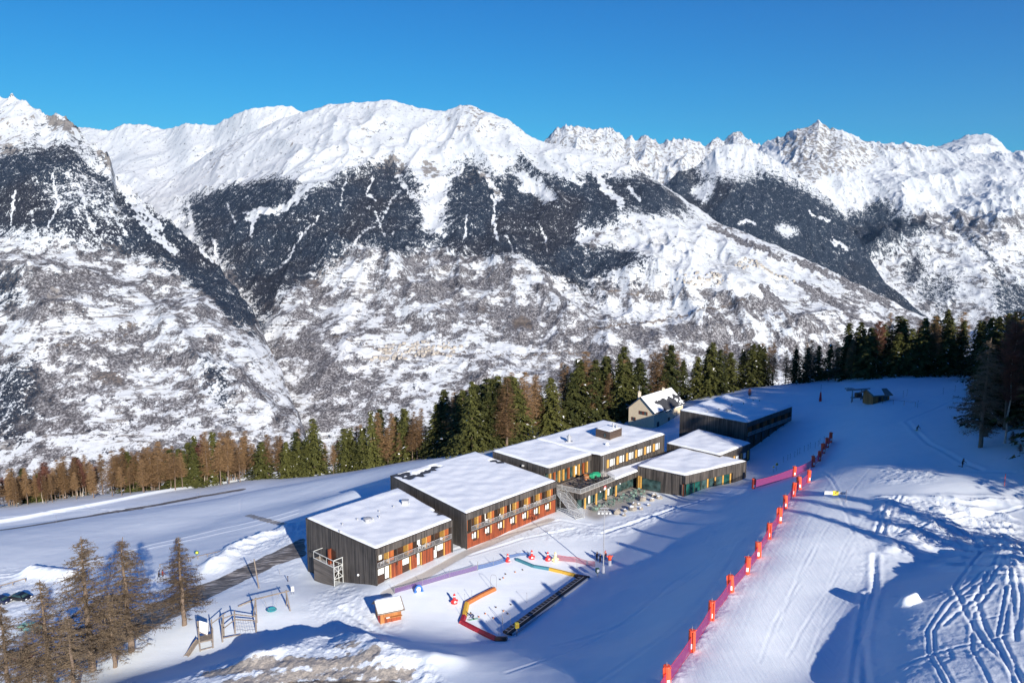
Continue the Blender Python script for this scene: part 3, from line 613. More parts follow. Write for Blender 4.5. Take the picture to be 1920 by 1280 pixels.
# ------------------------------------------------------------ buildings
def snow_quad(name, A, B, C, D, z, h, parent, n=44, m=40, edge=0.9, bare=None, seed=0, over=0.12, zz=None, drift=0.12):
    "snow lying on a quadrilateral roof: soft rounded edges, drifts and melted patches"
    s = np.linspace(0, 1, n)[None, :]; t = np.linspace(0, 1, m)[:, None]
    c = np.array([A, B, C, D], float); ctr = c.mean(0); c = ctr+(c-ctr)*(1-over/np.linalg.norm(c-ctr, axis=1)[:, None]*-1)
    X = (1-s)*(1-t)*c[0, 0]+s*(1-t)*c[1, 0]+s*t*c[2, 0]+(1-s)*t*c[3, 0]; Y = (1-s)*(1-t)*c[0, 1]+s*(1-t)*c[1, 1]+s*t*c[2, 1]+(1-s)*t*c[3, 1]
    Lx = np.linalg.norm(c[1]-c[0]); Ly = np.linalg.norm(c[3]-c[0])
    de = np.minimum(np.minimum(s, 1-s)*Lx, np.minimum(t, 1-t)*Ly)
    de = de+0.5*gnoise(X*.9, Y*.9, seed)*np.clip(de, 0, 1)
    Z = h*np.sqrt(np.clip(1-(1-np.clip(de/edge, 0, 1))**2, 0, 1))*(1+drift*4*gnoise(X/5, Y/5, seed+2))+drift*gnoise(X/2.5, Y/2.5, seed+4)*np.clip(de, 0, 1)
    if bare is not None:
        for cx, cy, r, q in bare:
            dd = np.hypot((X-cx), (Y-cy))+r*1.1*gnoise(X/1.4, Y/1.4, seed+6); Z = np.where(dd < r, -0.25, Z*np.clip((dd-r)/.9, .12, 1))
    base = z if zz is None else (1-s)*(1-t)*zz[0]+s*(1-t)*zz[1]+s*t*zz[2]+(1-s)*t*zz[3]
    o = grid_mesh(name, X, Y, base+Z, {}, M_SNOWR); o.parent = parent; o.matrix_parent_inverse = Matrix.Translation(parent.location).inverted(); return o
def body(parent, poly, z0, z1, mat=M_GREY, name='wall', par=0.25, roofz=None):
    MB().prism(poly, z0, z1).build(name, mat, parent)
    # parapet capping ring, standing proud of the wall
    m = MB(); n = len(poly)
    for i in range(n):
        fr, L = frame(poly[i], poly[(i+1) % n]); m.box(-0.06, L+0.06, -0.30, 0.06, z1+0.003, z1+0.08, 0, fr)
    m.build('roof_edge', M_DARKB, parent)
def window(parent, fr, u0, u1, z0, z1, d, kind='white', name='window', fm=None):
    m = MB(); t = 0.06; d1 = d+0.05
    m.box(u0, u1, d, d1, z0, z0+t, 0, fr).box(u0, u1, d, d1, z1-t, z1, 0, fr).box(u0, u0+t, d, d1, z0+t, z1-t, 0, fr).box(u1-t, u1, d, d1, z0+t, z1-t, 0, fr)
    w_ = m.build(name, fm or M_DARK, parent)
    p = MB().box(u0+t, u1-t, d+.005, d+0.03, z0+t, z1-t, 0, fr); o = p.build('pane', {'white': M_WHITE, 'glass': M_GLASS, 'green': M_GLASSG}[kind]); o.parent = w_
    o.matrix_parent_inverse = w_.matrix_parent_inverse.copy() if False else Matrix()
    return w_
def panel(parent, fr, u0, u1, z0, z1, d0, d1, mat, name='panel'):
    return MB().box(u0, u1, d0, d1, z0, z1, 0, fr).build(name, mat, parent)
def railing(parent, fr, u0, u1, z0, z1, d, name='balcony_railing', mat=None, step=0.16, depth=None):
    m = MB(); m.box(u0, u1, d-.03, d+.03, z1-.06, z1, 0, fr).box(u0, u1, d-.02, d+.02, z0, z0+.05, 0, fr)
    k = max(2, int((u1-u0)/step))
    for i in range(k+1):
        u = u0+(u1-u0)*i/k; w_ = 0.03 if i % 8 == 0 or i == k else 0.013; m.box(u-w_, u+w_, d-.015, d+.015, z0+.05, z1-.06, 0, fr)
    return m.build(name, mat or M_GALV, parent)
def quad_center(q): return (sum(p[0] for p in q)/len(q), sum(p[1] for p in q)/len(q))
# --- first lodge, nearest
b1 = [(-39.5, 140.2), (-23.6, 126.0), (-11.3, 139.4), (-24.3, 157.4)]
Z1 = 6.3
E1 = empty('lodge_wing', (*quad_center(b1), 0), 0, 'nearest grey timber lodge wing with snowy flat roof and boxed metal staircase on its side', 'building')
def shrink_front(poly, i, d):
    "polygon with edge i moved inwards by d"
    fr, L = frame(poly[i], poly[(i+1) % len(poly)]); a = fr(0, -d, 0); b = fr(L, -d, 0); p = list(poly); p[i] = a[:2]; p[(i+1) % len(poly)] = b[:2]; return p
fr1, L1 = frame(b1[1], b1[2])
def wing(E, poly, z0, ztop, rec, zf, zg, upper, lower, nb, core_name='wall'):
    "accommodation wing whose edge 1 is the open front: recessed core, clad side and head, floor slab, bays"
    fr, L = frame(poly[1], poly[2]); frS, LS = frame(poly[0], poly[1])
    core = shrink_front(poly, 1, rec)
    MB().prism(core, z0, ztop).build(core_name, M_GREY, E)
    m = MB(); m.box(0, L, -rec+.002, 0, ztop-1.25, ztop, 0, fr)                    # head band over the loggias
    m.box(0, .25, -rec+.002, 0, z0, ztop-1.25-.002, 0, fr); m.box(L-.25, L, -rec+.002, 0, z0, ztop-1.25-.002, 0, fr)   # end cheeks
    m.build('front_cladding', M_GREY, E)
    mm = MB(); n = len(poly)
    for i in range(n):
        f2, L2 = frame(poly[i], poly[(i+1) % n]); mm.box(-.05, L2+.05, -.28, .07, ztop+.003, ztop+.09, 0, f2)
    mm.build('roof_edge', M_DARKB, E)
    MB().box(.252, L-.252, -rec+.004, -.02, zf-.22, zf, 0, fr).build('balcony_floor', M_DARKB, E)
    return fr, L
fr, L = wing(E1, b1, -6.5, Z1, 1.5, 2.75, 0, None, None, 4)
bw = (L-.5)/4
for k in range(4):
    u = .25+k*bw
    if k: panel(E1, fr, u-.07, u+.07, 1.9, 5.05, -1.49, .03, M_DARKB, 'partition')
    panel(E1, fr, u+.08, u+2.5, 2.76, 3.35, -1.495, -1.42, M_DARK, 'back_panel')
    window(E1, fr, u+.2, u+1.15, 3.5, 4.75, -1.47, 'white')
    if k % 2 == 0: window(E1, fr, u+1.35, u+2.15, 2.85, 4.8, -1.47, 'white', 'balcony_door')
    else: panel(E1, fr, u+1.25, u+2.5, 3.36, 4.95, -1.495, -1.43, M_DARK, 'back_panel')
    panel(E1, fr, u+2.62, u+2.76, 2.78, 5.0, -1.49, -.25, M_YEL, 'door_jamb')
    panel(E1, fr, u+2.77, u+bw-.1, 2.78, 5.0, -1.0, -.86, M_ORANGE2, 'orange_panel')
    railing(E1, fr, u+.1, u+bw-.1, 2.8, 3.75, .0)
sp = [('w', .5, 1.9), ('c', 2.0, 3.0), ('y', 3.2, 3.36), ('o', 3.37, 5.9), ('w', 6.0, 7.6), ('y', 7.7, 7.9), ('o', 7.9, 9.3), ('c', 9.4, 10.1), ('y', 10.35, 10.5), ('o', 10.5, 13.4), ('c', 13.5, 14.3), ('w', 14.4, 15.9), ('y', 16, 16.2), ('o', 16.2, L-.3)]
for k, a, b in sp:
    if k == 'w': window(E1, fr, a, b, 1.2, 2.45, -.32, 'white'); panel(E1, fr, a, b, -1.0, 1.19, -.6, -.3, M_DARK, 'apron_panel')
    elif k == 'c': window(E1, fr, a, b, .1, 2.45, -.32, 'white', 'french_window')
    elif k == 'y': panel(E1, fr, a, b, -.1, 2.5, -1.0, -.14, M_YEL, 'door_jamb')
    else: panel(E1, fr, a, b, -.6, 2.5, -1.0, -.2, M_ORANGE, 'orange_panel')
panel(E1, fr, .26, L-.26, -1.0, 2.52, -1.45, -.62, M_DARK, 'ground_floor_wall')
# boxed outside staircase on the side wall
fs, LS = frame(b1[0], b1[1])
ua, ub = 5.2, 11.6
st = MB()
st.box(ua, ub, 1.9, 2.02, -4.6, .6, 0, fs).box(ua, ua+.1, .05, 1.9, -4.6, .6, 0, fs); st.build('staircase_cladding', M_GREYH, E1)
m = MB(); 
for z in (-1.6, .62, 2.0) : m.box(ub, ub+.1, .05, 2.1, z, z+.12, 0, fs)
for d in (.1, 2.0): m.box(ub, ub+.1, d, d+.1, -4.8, 2.0, 0, fs)
m.box(ua, ub, 1.95, 2.05, .63, .75, 0, fs).box(ua, ub, 1.95, 2.05, 1.9, 2.0, 0, fs).box(ua, ua+.1, .0, 2.0, 1.9, 2.0, 0, fs)
for z0_, z1_, d0_, d1_ in ((-1.5, .6, .2, 2.0), (-1.5, .6, 2.0, .2), (-1.5, .6, 1.1, 1.1), (.75, 2.0, .2, 2.0)): m.tube(fs(ub+.05, d0_, z0_), fs(ub+.05, d1_, z1_), .05, .05, 5)
for u in (ua+.1, ua+2.1, ua+4.2): m.tube(fs(u, 2.0, .6), fs(u, 2.0, 2.0), .035, .035, 5)
m.tube(fs(ub-1.3, .1, -4.8), fs(ub-1.3, .1, .6), .05, .05, 5)
m.build('staircase_frame', M_STEEL, E1)
m = MB(); m.box(ua+.15, ub-.1, .05, 1.85, -.35, -.25, 0, fs)
for i in range(12): m.box(ua+.2+.42*i, ua+.55+.42*i, .1, 1.0, -.5-.30*i, -.45-.30*i, 0, fs)
m.build('staircase_tread', M_GALV, E1)
d_ = panel(E1, fs, 8.2, 9.5, -.2, 2.6, .01, .08, M_DARK, 'side_door'); panel(E1, fs, 8.0, 8.2, -.2, 2.7, .01, .75, M_ORANGE, 'open_shutter')
MB().blob(fs(16.2, .12, .1), .22, .22, .22, 0).build('globe_lamp', M_WPLAS, E1, True)
snow_quad('roof_snow', *b1, Z1+.02, .36, E1, n=70, m=70, seed=3, over=-.10, bare=[(-13.5, 142.6, .8, 0), (-14.6, 143.6, .6, 0)])
def vent(E, x, y, z, r=.12, h=.5, cap=True, name='roof_vent'):
    m = MB().lathe([(r, 0), (r, h), (r*1.6, h), (r*1.6, h+.08), (r*.5, h+.2)] if cap else [(r, 0), (r, h)], 10, 0, (x, y, z)); return m.build(name, M_GALV, E)
for px, py, r, h in ((642, 983, .12, .5), (670, 974, .12, .5), (689, 978, .5, 1.0), (699, 975, .12, .7), (711, 971, .12, .7), (711, 959, .12, .5), (738, 950, .12, .5), (637, 995, .1, .35)):
    p = U(px, py, Z1+.4); vent(E1, p.x, p.y, Z1+.1, r, h)
p = U(760, 944, Z1+.4); MB().box(p.x-.6, p.x+.6, p.y-.5, p.y+.5, Z1, Z1+1.1).box(p.x-.7, p.x+.7, p.y-.6, p.y+.6, Z1+1.102, Z1+1.2).build('ventilation_box', M_GALV, E1)
# --- second lodge
b2 = [(-26.9, 163.3), (-8.8, 140.6), (9.7, 159.7), (-9.0, 181.5)]
Z2 = 7.0
E2 = empty('lodge_wing', (*quad_center(b2), 0), 0, 'long orange and grey timber lodge wing with seven balconies beside the nearest wing', 'building')
fr, L = wing(E2, b2, -9, Z2, 1.4, 3.2, 0, None, None, 7)
bw = (L-1.6)/7
for k in range(7):
    u = 1.3+k*bw
    panel(E2, fr, u-.07, u+.07, 2.0, 5.7, -1.39, .03, M_DARKB, 'partition')
    panel(E2, fr, u+.1, u+1.9, 3.22, 5.6, -1.395, -1.34, M_DARK, 'back_panel')
    if k % 2 == 0: window(E2, fr, u+.35, u+1.15, 4.4, 5.5, -1.32, 'white')
    else: window(E2, fr, u+.35, u+.8, 4.3, 5.4, -1.32, 'white'); window(E2, fr, u+.95, u+1.6, 3.4, 5.5, -1.32, 'white', 'balcony_door')
    panel(E2, fr, u+1.95, u+2.2, 3.24, 5.7, -1.2, -.3, M_YEL, 'door_jamb')
    panel(E2, fr, u+2.21, u+bw-.1, 3.24, 5.7, -.95, -.8, M_ORANGE2, 'orange_panel')
    railing(E2, fr, u+.1, u+bw-.1, 3.25, 4.2, .0)
    # lower wall: dark opening with white and yellow reveals
    if k < 7:
        panel(E2, fr, u+.55, u+1.65, 1.0, 2.9, -.5, -.06, M_DARK, 'window_recess'); window(E2, fr, u+.75, u+1.3, 1.5, 2.8, -.06, 'white'); panel(E2, fr, u+1.66, u+1.95, 1.3, 2.9, -.4, .02, M_YEL, 'window_reveal'); panel(E2, fr, u+.25, u+.54, 1.6, 2.6, -.3, .01, M_WHITE, 'window_reveal')
panel(E2, fr, .3, L-.3, -.4, 2.95, -1.3, -.1, M_ORANGE, 'orange_wall')
panel(E2, fr, .26, .9, 3.22, 5.7, -1.3, -.6, M_ORANGE2, 'orange_panel')
MB().prism(shrink_front(b2, 1, .3), Z2+.002, Z2+.10).build('roof', M_MEMB, E2)
snow_quad('roof_snow', *b2, Z2+.10, .26, E2, n=90, m=90, seed=8, over=-.22,
  bare=[(U(960, 866, 7)[0]+dx, U(960, 866, 7)[1]+dy, r, 0) for dx, dy, r in ((0, 0, 1.6), (-1.4, 1.6, 1.7), (-2.6, 3.0, 1.4), (-4, 5, 1.0), (1.5, -1.6, 1.3), (2.6, -3, .9), (-2.8, -.5, .8), (-4.4, .5, .7))]+
       [(U(a, b, 7)[0], U(a, b, 7)[1], r, 0) for a, b, r in ((784, 892, 1.3), (766, 896, 1.0), (795, 887, .8), (802, 884, .8), (810, 881, .8), (817, 877, .9), (758, 890, 1.4), (748, 892, 1.4))])
# --- main block
E3 = empty('main_lodge', (18, 182, 0), 0, 'main lodge with rooftop plant box, upper sun terrace and row of yellow-framed windows', 'building')
Z3 = 8.4
qa = [(-4.6, 177.2), (8.1, 164.3), (18.8, 174.7), (5.8, 187.3)]; qb = [(5.8, 187.3), (21.0, 173.6), (39.3, 191.9), (25.1, 206.1)]
fullp = [(-4.6, 177.2), (8.1, 164.3), (18.8, 174.7), (21.1, 173.7), (39.3, 191.9), (25.1, 206.1)]
core = [(-4.6, 177.2), (7.2, 165.2), (17.6, 175.5), (18.8, 175.9), (21.1, 173.7), (39.3, 191.9), (25.1, 206.1)]
MB().prism(core, -9, Z3).build('wall', M_GREY, E3)
m = MB(); 
for i in range(len(fullp)):
    f2, L2 = frame(fullp[i], fullp[(i+1) % len(fullp)]); m.box(-.05, L2+.05, -.3, .07, Z3+.003, Z3+.09, 0, f2)
m.build('roof_edge', M_DARKB, E3)
ft, LT = frame(fullp[1], fullp[2])
MB().box(0, LT, -1.2, 0, Z3-1.3, Z3, 0, ft).build('front_cladding', M_GREY, E3)
panel(E3, ft, .3, LT-1.4, 4.1, Z3-1.31, -1.19, -1.1, M_GLASS, 'glazed_wall')
for i, u in enumerate((1.2, 2.6, 4.2, 5.6, 7.4, 9.4, 11.0, 12.6, 13.9)):
    panel(E3, ft, u, u+.38, 4.1, Z3-1.31, -1.09, -.6, M_YEL if i % 3 != 1 else M_ORANGE2, 'wooden_mullion')
window(E3, ft, 10.0, 10.8, 4.3, 6.4, -1.09, 'white')
fw, LW = frame(fullp[3], fullp[4])
for i in range(6):
    u = 1.8+i*3.75
    panel(E3, fw, u, u+.75, 5.0, 7.0, .0, .10, M_YEL, 'yellow_shutter')
    window(E3, fw, u+1.1, u+2.3, 5.1, 6.9, .01, 'white'); window(E3, fw, u+2.5, u+3.0, 5.1, 6.9, .01, 'white')
    panel(E3, fw, u+.8, u+3.6, 4.95, 5.05, .0, .06, M_DARK, 'window_sill')
MB().tube(fw(.4, .1, 4.2), fw(.4, .1, 8.2), .06, .06, 6).build('downpipe', M_GALV, E3)
snow_quad('roof_snow', *qa, Z3+.02, .42, E3, seed=13); snow_quad('roof_snow', *qb, Z3+.02, .42, E3, seed=17, n=50, m=50)
# plant box on the roof: corners seen at (1117,802) (1144,809) (1166,802)
pa, pb, pc = U(1117, 803, 10.9), U(1143.5, 810, 10.9), U(1166, 802, 10.9); pd = pa+pc-pb; PB = [(q.x, q.y) for q in (pa, pb, pc, pd)]
MB().prism(PB, Z3, 10.9).build('roof_plant_box', boards('plant_box_boards', (.05, .032, .024), (.11, .075, .055), True), E3)
snow_quad('roof_snow', *PB, 10.9, .22, E3, n=16, m=16, seed=4, over=-.15, edge=.5)
fb_, Lb_ = frame(PB[0], PB[1]); window(E3, fb_, Lb_*.6, Lb_*.6+.8, Z3+.9, Z3+1.9, .02, 'glass')
p = U(1067, 826, Z3+.6); MB().box(p.x-.9, p.x+.9, p.y-.7, p.y+.7, Z3+.2, Z3+.5).lathe([(.45, .4), (.45, 1.5), (.62, 1.5), (.62, 1.65), (.1, 2.3)], 14, 0, (p.x, p.y, Z3)).build('chimney_flue', M_GALV, E3)
p = U(1156, 800, 11.3); m = MB(); m.lathe([(.25, 0), (.25, .7), (.4, .7), (.1, 1.1)], 10, 0, (p.x, p.y, 10.9)).lathe([(.2, 0), (.2, 1.0), (.35, 1.0), (.1, 1.4)], 10, 0, (p.x-.8, p.y+.4, 10.9)); m.build('roof_vent', M_GALV, E3)
p = U(1138, 834, Z3+.4); MB().blob((p.x, p.y, Z3+.6), .5, .5, .5).build('satellite_dish', M_WPLAS, E3, True)
for px, py in ((973, 858), (988, 866)):
    p = U(px, py, 8); MB().box(p.x-1.2, p.x+1.2, p.y-.5, p.y+.5, 7.1, 7.5).build('skylight', M_GALV, E3)
# low wing with terrace deck
ZL = 4.0
low = [(8.3, 164.1), (14.9, 159.9), (31.0, 176.6), (41.0, 190.6), (39.4, 191.8), (21.2, 173.8), (18.8, 174.5)]
fl, LL = frame(low[1], low[2])
lowcore = [(8.3, 164.1), (13.6, 161.2), (29.6, 177.6), (41.0, 190.6), (39.4, 191.8), (21.2, 173.8), (18.8, 174.5)]
MB().prism(lowcore, -2, ZL).build('ground_floor_wall', M_GREY, E3)
MB().box(0, LL, -1.6, 0, 2.75, ZL, 0, fl).build('ground_floor_fascia', M_GREY, E3)
MB().prism([low[0], low[1], fl(12.6, 0, 0)[:2], (20.9, 173.5), (18.8, 174.3)], ZL+.002, ZL+.12).build('terrace_floor', plain('grey_decking', (.20, .17, .145), .8, .3, 2.5), E3)
panel(E3, fl, .8, LL-1.5, .1, 2.74, -1.58, -1.4, M_GLASS, 'glazed_wall')
for u in (2.0, 6.0, 9.6, 13.4, LL-1.2): MB().lathe([(.24, 0), (.24, 2.74)], 10, 0, fl(u, -.35, 0)).build('yellow_column', M_YEL, E3)
for u in (4.4, 11.5): window(E3, fl, u, u+.8, .3, 2.4, -1.39, 'white', 'glazed_door')
for u in (2.2, 6.2, 9.8, 13.6): 
    m = MB(); m.tube(fl(u+.3, .35, 2.9), fl(u+.3, .0, 2.9), .03).blob(fl(u+.3, .4, 3.05), .17, .17, .17); m.build('globe_lamp', M_WPLAS, E3, True)
sg = MB(); sg.box(8.3, 9.1, .01, .06, 3.3, 3.75, 0, fl).box(8.3, 9.1, .01, .055, 2.85, 3.3-.002, 1, fl).box(8.45, 8.95, .061, .07, 3.45, 3.6, 1, fl); sg.build('wall_sign', [M_RED, M_WPLAS], E3)
# terrace railings
railing(E3, fl, .05, 12.5, ZL+.12, ZL+1.15, -.05, 'terrace_railing', M_STEEL, .2); f0, L0 = frame(low[0], low[1]); railing(E3, f0, .1, L0-.1, ZL+.12, ZL+1.15, -.08, 'terrace_railing', M_STEEL, .2)
f3, L3 = frame(fl(12.6, 0, 0), (20.9, 173.5)); railing(E3, f3, .1, L3-.3, ZL+.12, ZL+1.15, 0, 'terrace_railing', M_STEEL, .2)
snow_quad('roof_snow', fl(12.9, -.2, 0)[:2], fl(LL, 0, 0)[:2], (40.8, 190.6), (22, 174.6), ZL+.02, .35, E3, n=40, m=24, seed=21, edge=.7, over=-.1)
# outside stair from terrace to the snow
SA = Vector((*f0(2.2, .15, 0)[:2], ZL+.1)); tp = T(1088, 972); SB = Vector((tp.x, tp.y, tp.z+.1)); dv = SB-SA; ln = Vector((dv.x, dv.y, 0)); LN = ln.length; ln.normalize(); sd_ = Vector((-ln.y, ln.x, 0))
m = MB(); NS = 22
for i in range(NS):
    c = SA+dv*((i+.5)/NS); 
    q = [c+ln*a+sd_*b for a, b in ((-.17, -1.0), (.17, -1.0), (.17, 1.0), (-.17, 1.0))]; m.hexa([(*v.xy, v.z-.03) for v in q]+[(*v.xy, v.z+.02) for v in q])
m.build('stair_tread', M_GALV, E3)
m = MB()
for sgn in (-1.05, 1.05):
    o_ = sd_*sgn; m.tube(SA+o_, SB+o_, .09, .09, 4); m.tube(SA+o_+Vector((0, 0, 1.05)), SB+o_+Vector((0, 0, 1.05)), .035); m.tube(SA+o_+Vector((0, 0, .55)), SB+o_+Vector((0, 0, .55)), .02)
    for i in range(23): q = SA+o_+dv*(i/22); m.tube(q, q+Vector((0, 0, 1.05)), .03 if i % 5 == 0 else .012, None, 4)
for t_ in (.12, .5): q = SA+dv*t_; m.tube((q.x, q.y, -.5), q, .07)
m.build('stair_railing', M_STEEL, E3)
# --- restaurant pavilion
b4 = [(29.8, 175.6), (39.6, 168.5), (56.7, 179.1), (43.2, 190.3)]; Z4 = 5.3
E4 = empty('restaurant_pavilion', (*quad_center(b4), 0), 0, 'square grey timber pavilion with big glazed front between the terrace and the safety nets', 'building')
f4, L4 = frame(b4[1], b4[2]); f4s, L4s = frame(b4[0], b4[1])
c4 = shrink_front(b4, 1, 1.2)
MB().prism(c4, -1.5, Z4).build('wall', M_GREY, E4)
m = MB(); m.box(0, L4, -1.2, 0, 3.3, Z4, 0, f4).box(L4-4.6, L4, -1.2, 0, -1, 3.298, 0, f4).box(0, L4-4.602, -1.2, 0, -1.2, .35, 0, f4); m.build('front_cladding', M_GREY, E4)
m = MB()
for i in range(4):
    f2, L2 = frame(b4[i], b4[(i+1) % 4]); m.box(-.05, L2+.05, -.3, .07, Z4+.003, Z4+.09, 0, f2)
m.build('roof_edge', M_DARKB, E4)
for i, (a, b, k) in enumerate(((.3, 3.0, 'green'), (3.05, 5.0, 'green'), (5.1, 7.0, 'glass'), (7.6, 9.4, 'glass'), (10.0, 12.0, 'glass'), (12.6, 14.6, 'green'))): window(E4, f4, a, b, .4, 3.25, -.12, k)
for u in (6.95, 9.4, 12.0, 14.5): panel(E4, f4, u, u+.42, .36, 3.29, -.5, .03, M_YEL, 'wooden_mullion')
panel(E4, f4s, L4s-.55, L4s-.35, .1, 3.2, -.1, .12, M_ORANGE, 'orange_post'); window(E4, f4s, L4s-.3, L4s-.02, .4, 3.2, .01, 'green')
panel(E4, f4s, 1.3, 6.0, .1, 2.7, -.02, .05, M_GLASS, 'glazed_wall'); 
for u in (.3, .8): panel(E4, f4s, u, u+.35, .1, 3.0, .0, .3, M_YEL, 'wooden_mullion')
snow_quad('roof_snow', *b4, Z4+.02, .42, E4, seed=31)
p = T(1241, 921); fq = lambda x, y, z: (p.x+x*.8+y*.6, p.y+x*-.6+y*.8, p.z+z)
BS = empty('storage_shed', p, 0, 'small grey board storage box with a pillow of snow on its lid by the pavilion', 'shed')
def child_at(mb, name, mat, par, **k): return mb.build(name, mat, par, **k)
MB().box(-1.6, 1.6, -.9, .9, -.4, 1.9, 0, fq).build('box_body', M_GREY, BS)
mb = MB(); q = [fq(x, y, 0) for x, y in ((-1.6, -.9), (1.6, -.9), (1.6, .9), (-1.6, .9))]
snow_quad('snow_cap', *[a[:2] for a in q], p.z+1.92, .28, BS, n=14, m=10, seed=2, edge=.5)
# --- rear low wing
b4b = [(40.0, 192.2), (50.9, 181.6), (61.6, 192.2), (51.2, 205.6)]; Z5 = 6.0
E5 = empty('lodge_wing', (*quad_center(b4b), 0), 0, 'low square wing with yellow windows tucked behind the glazed pavilion', 'building')
MB().prism(b4b, -2, Z5).build('wall', M_GREY, E5)
m = MB()
for i in range(4):
    f2, L2 = frame(b4b[i], b4b[(i+1) % 4]); m.box(-.05, L2+.05, -.3, .07, Z5+.003, Z5+.09, 0, f2)
m.build('roof_edge', M_DARKB, E5)
f5, L5 = frame(b4b[1], b4b[2])
for i, u in enumerate((3.0, 6.6, 10.2, 13.6)): panel(E5, f5, u, u+.7, 2.0, 4.4, .0, .12, M_YEL, 'yellow_shutter')
for u in (4.2, 7.8, 11.4): window(E5, f5, u, u+1.5, 2.6, 4.2, .01, 'white')
snow_quad('roof_snow', *b4b, Z5+.02, .4, E5, seed=37)
# --- far dark lodge
b5 = [(47.5, 211.6), (62.2, 197.6), (80.6, 215.6), (65.6, 230.8)]; Z6 = 10.0
E6 = empty('lodge_wing', (*quad_center(b5), 0), 0, 'tall dark timber lodge wing half in shade at the far end of the complex', 'building')
fr, L = wing(E6, b5, -3, Z6, 1.4, 6.2, 0, None, None, 6)
for k in range(6):
    u = .5+k*(L-1)/6; w6 = (L-1)/6
    if k: panel(E6, fr, u-.07, u+.07, 3.0, 8.7, -1.39, .03, M_DARKB, 'partition')
    window(E6, fr, u+.4, u+1.6, 7.2, 8.5, -1.38, 'glass'); panel(E6, fr, u+2.1, u+w6-.2, 6.25, 8.7, -1.0, -.86, M_ORANGE2, 'orange_panel'); railing(E6, fr, u+.1, u+w6-.1, 6.25, 7.2, .0)
    window(E6, fr, u+.4, u+1.6, 4.2, 5.6, -.38, 'glass'); 
panel(E6, fr, .3, L-.3, 1.0, 5.9, -1.35, -.4, M_DARKB, 'lower_wall'); panel(E6, fr, .26, .6, 6.3, 8.6, -1.0, .04, M_ORANGE2, 'orange_panel')
snow_quad('roof_snow', *b5, Z6+.02, .5, E6, seed=41, n=50, m=50)
for px, py in ((1372, 762), (1366, 771), (1348, 769), (1412, 752), (1424, 753), (1394, 758), (1326, 774)):
    p = U(px, py, Z6+.4); vent(E6, p.x, p.y, Z6+.2, .14 if px != 1366 else .6, .6)
# --- white chalet
hz = -6.5; H0 = (39.6, 254.0); H1 = (47.0, 247.4)
fh, LG = frame(H0, H1)
H2 = fh(LG, -19, 0)[:2]; H3 = fh(0, -19, 0)[:2]; fr2, LH = frame(H1, H2)
EH = empty('chalet', (*quad_center([H0, H1, H2, H3]), hz), 0, 'cream rendered chalet with gabled half-snowy roof and two chimneys in front of the spruces', 'house')
za, zr = .6, 4.8
m = MB(); A_ = [fh(0, 0, hz), fh(LG, 0, hz), fh(LG, -19, hz), fh(0, -19, hz)]; B_ = [fh(0, 0, za), fh(LG, 0, za), fh(LG, -19, za), fh(0, -19, za)]; R_ = [fh(LG/2, 0, zr), fh(LG/2, -19, zr)]
m.add(A_+B_+R_, [(0, 1, 5, 8, 4), (1, 2, 6, 5), (2, 3, 7, 9, 6), (3, 0, 4, 7), (4, 8, 9, 7), (5, 6, 9, 8)]); m.build('wall', M_CREAM, EH)
def slope_(o, lift, th, d0, d1, over):
    s_ = (zr-za)/(LG/2); out = []
    for u, d in ((LG/2, d0), (LG+over, d0), (LG+over, d1), (LG/2, d1)) if o > 0 else ((LG/2, d0), (-over, d0), (-over, d1), (LG/2, d1)):
        z = zr-abs(u-LG/2)*s_+lift; out.append(fh(u, d, z))
    return out, [(a[0], a[1], a[2]+th) for a in out]
m = MB()
for o in (1, -1):
    a, b = slope_(o, .05, .16, .5, -19.5, .7); m.hexa(a+b)
m.build('roof', M_MEMB, EH)
def roof_snow(name, par, o, bare):
    n, mm = 30, 50; s_ = (zr-za)/(LG/2); t = np.linspace(0, 1, n)[:, None]; s = np.linspace(0, 1, mm)[None, :]
    u = LG/2+o*t*(LG/2+.6); d = .45-s*19.9; P = np.array([[fh(float(LG/2+o*tt*(LG/2+.6)), float(.45-ss*19.9), 0)[:2] for ss in s[0]] for tt in t[:, 0]])
    X, Y = P[..., 0], P[..., 1]; de = np.minimum(np.minimum(t, 1-t)*5+.2, np.minimum(s, 1-s)*19.9); Z = zr-t*(LG/2+.6)*s_+.2+.28*np.clip(de/.6, 0, 1)**.5
    if bare:
        msk = (t+0*s > .42+.25*gnoise(X/2, Y/2, 3)) & (s+0*t > .30+.2*gnoise(X/2, Y/2, 8)-.0*t) & ~((s+0*t > .8) & (t+0*s > .6) & (gnoise(X, Y, 5) > .0)); Z = np.where(msk, Z-.7, Z)
    ob = grid_mesh(name, X, Y, Z, {}, M_SNOWR); ob.parent = par; ob.matrix_parent_inverse = Matrix.Translation(par.location).inverted()
roof_snow('roof_snow', EH, 1, True); roof_snow('roof_snow', EH, -1, False)
M_BRN = plain('brown_shutter', (.13, .035, .02), .6, .2, 3)
for u, z in ((LG*.45, -1.0), (LG*.62, -1.0), (LG*.16, -3.6)):
    window(EH, fh, u, u+.8, z, z+1.2, .02, 'glass'); panel(EH, fh, u-.45, u-.03, z, z+1.2, .01, .07, M_BRN, 'shutter'); panel(EH, fh, u+.83, u+1.25, z, z+1.2, .01, .07, M_BRN, 'shutter')
for u in (7.4, 9.6): window(EH, fr2, u, u+.9, -.9, .2, .02, 'glass')
panel(EH, fr2, 2.0, 3.3, hz, -3.2, .01, .07, M_DARK, 'front_door'); panel(EH, fr2, 9, 10.2, hz, -3.0, .01, .07, M_DARK, 'garage_door'); window(EH, fr2, 12.4, 14.4, -4.8, -3.6, .02, 'glass')
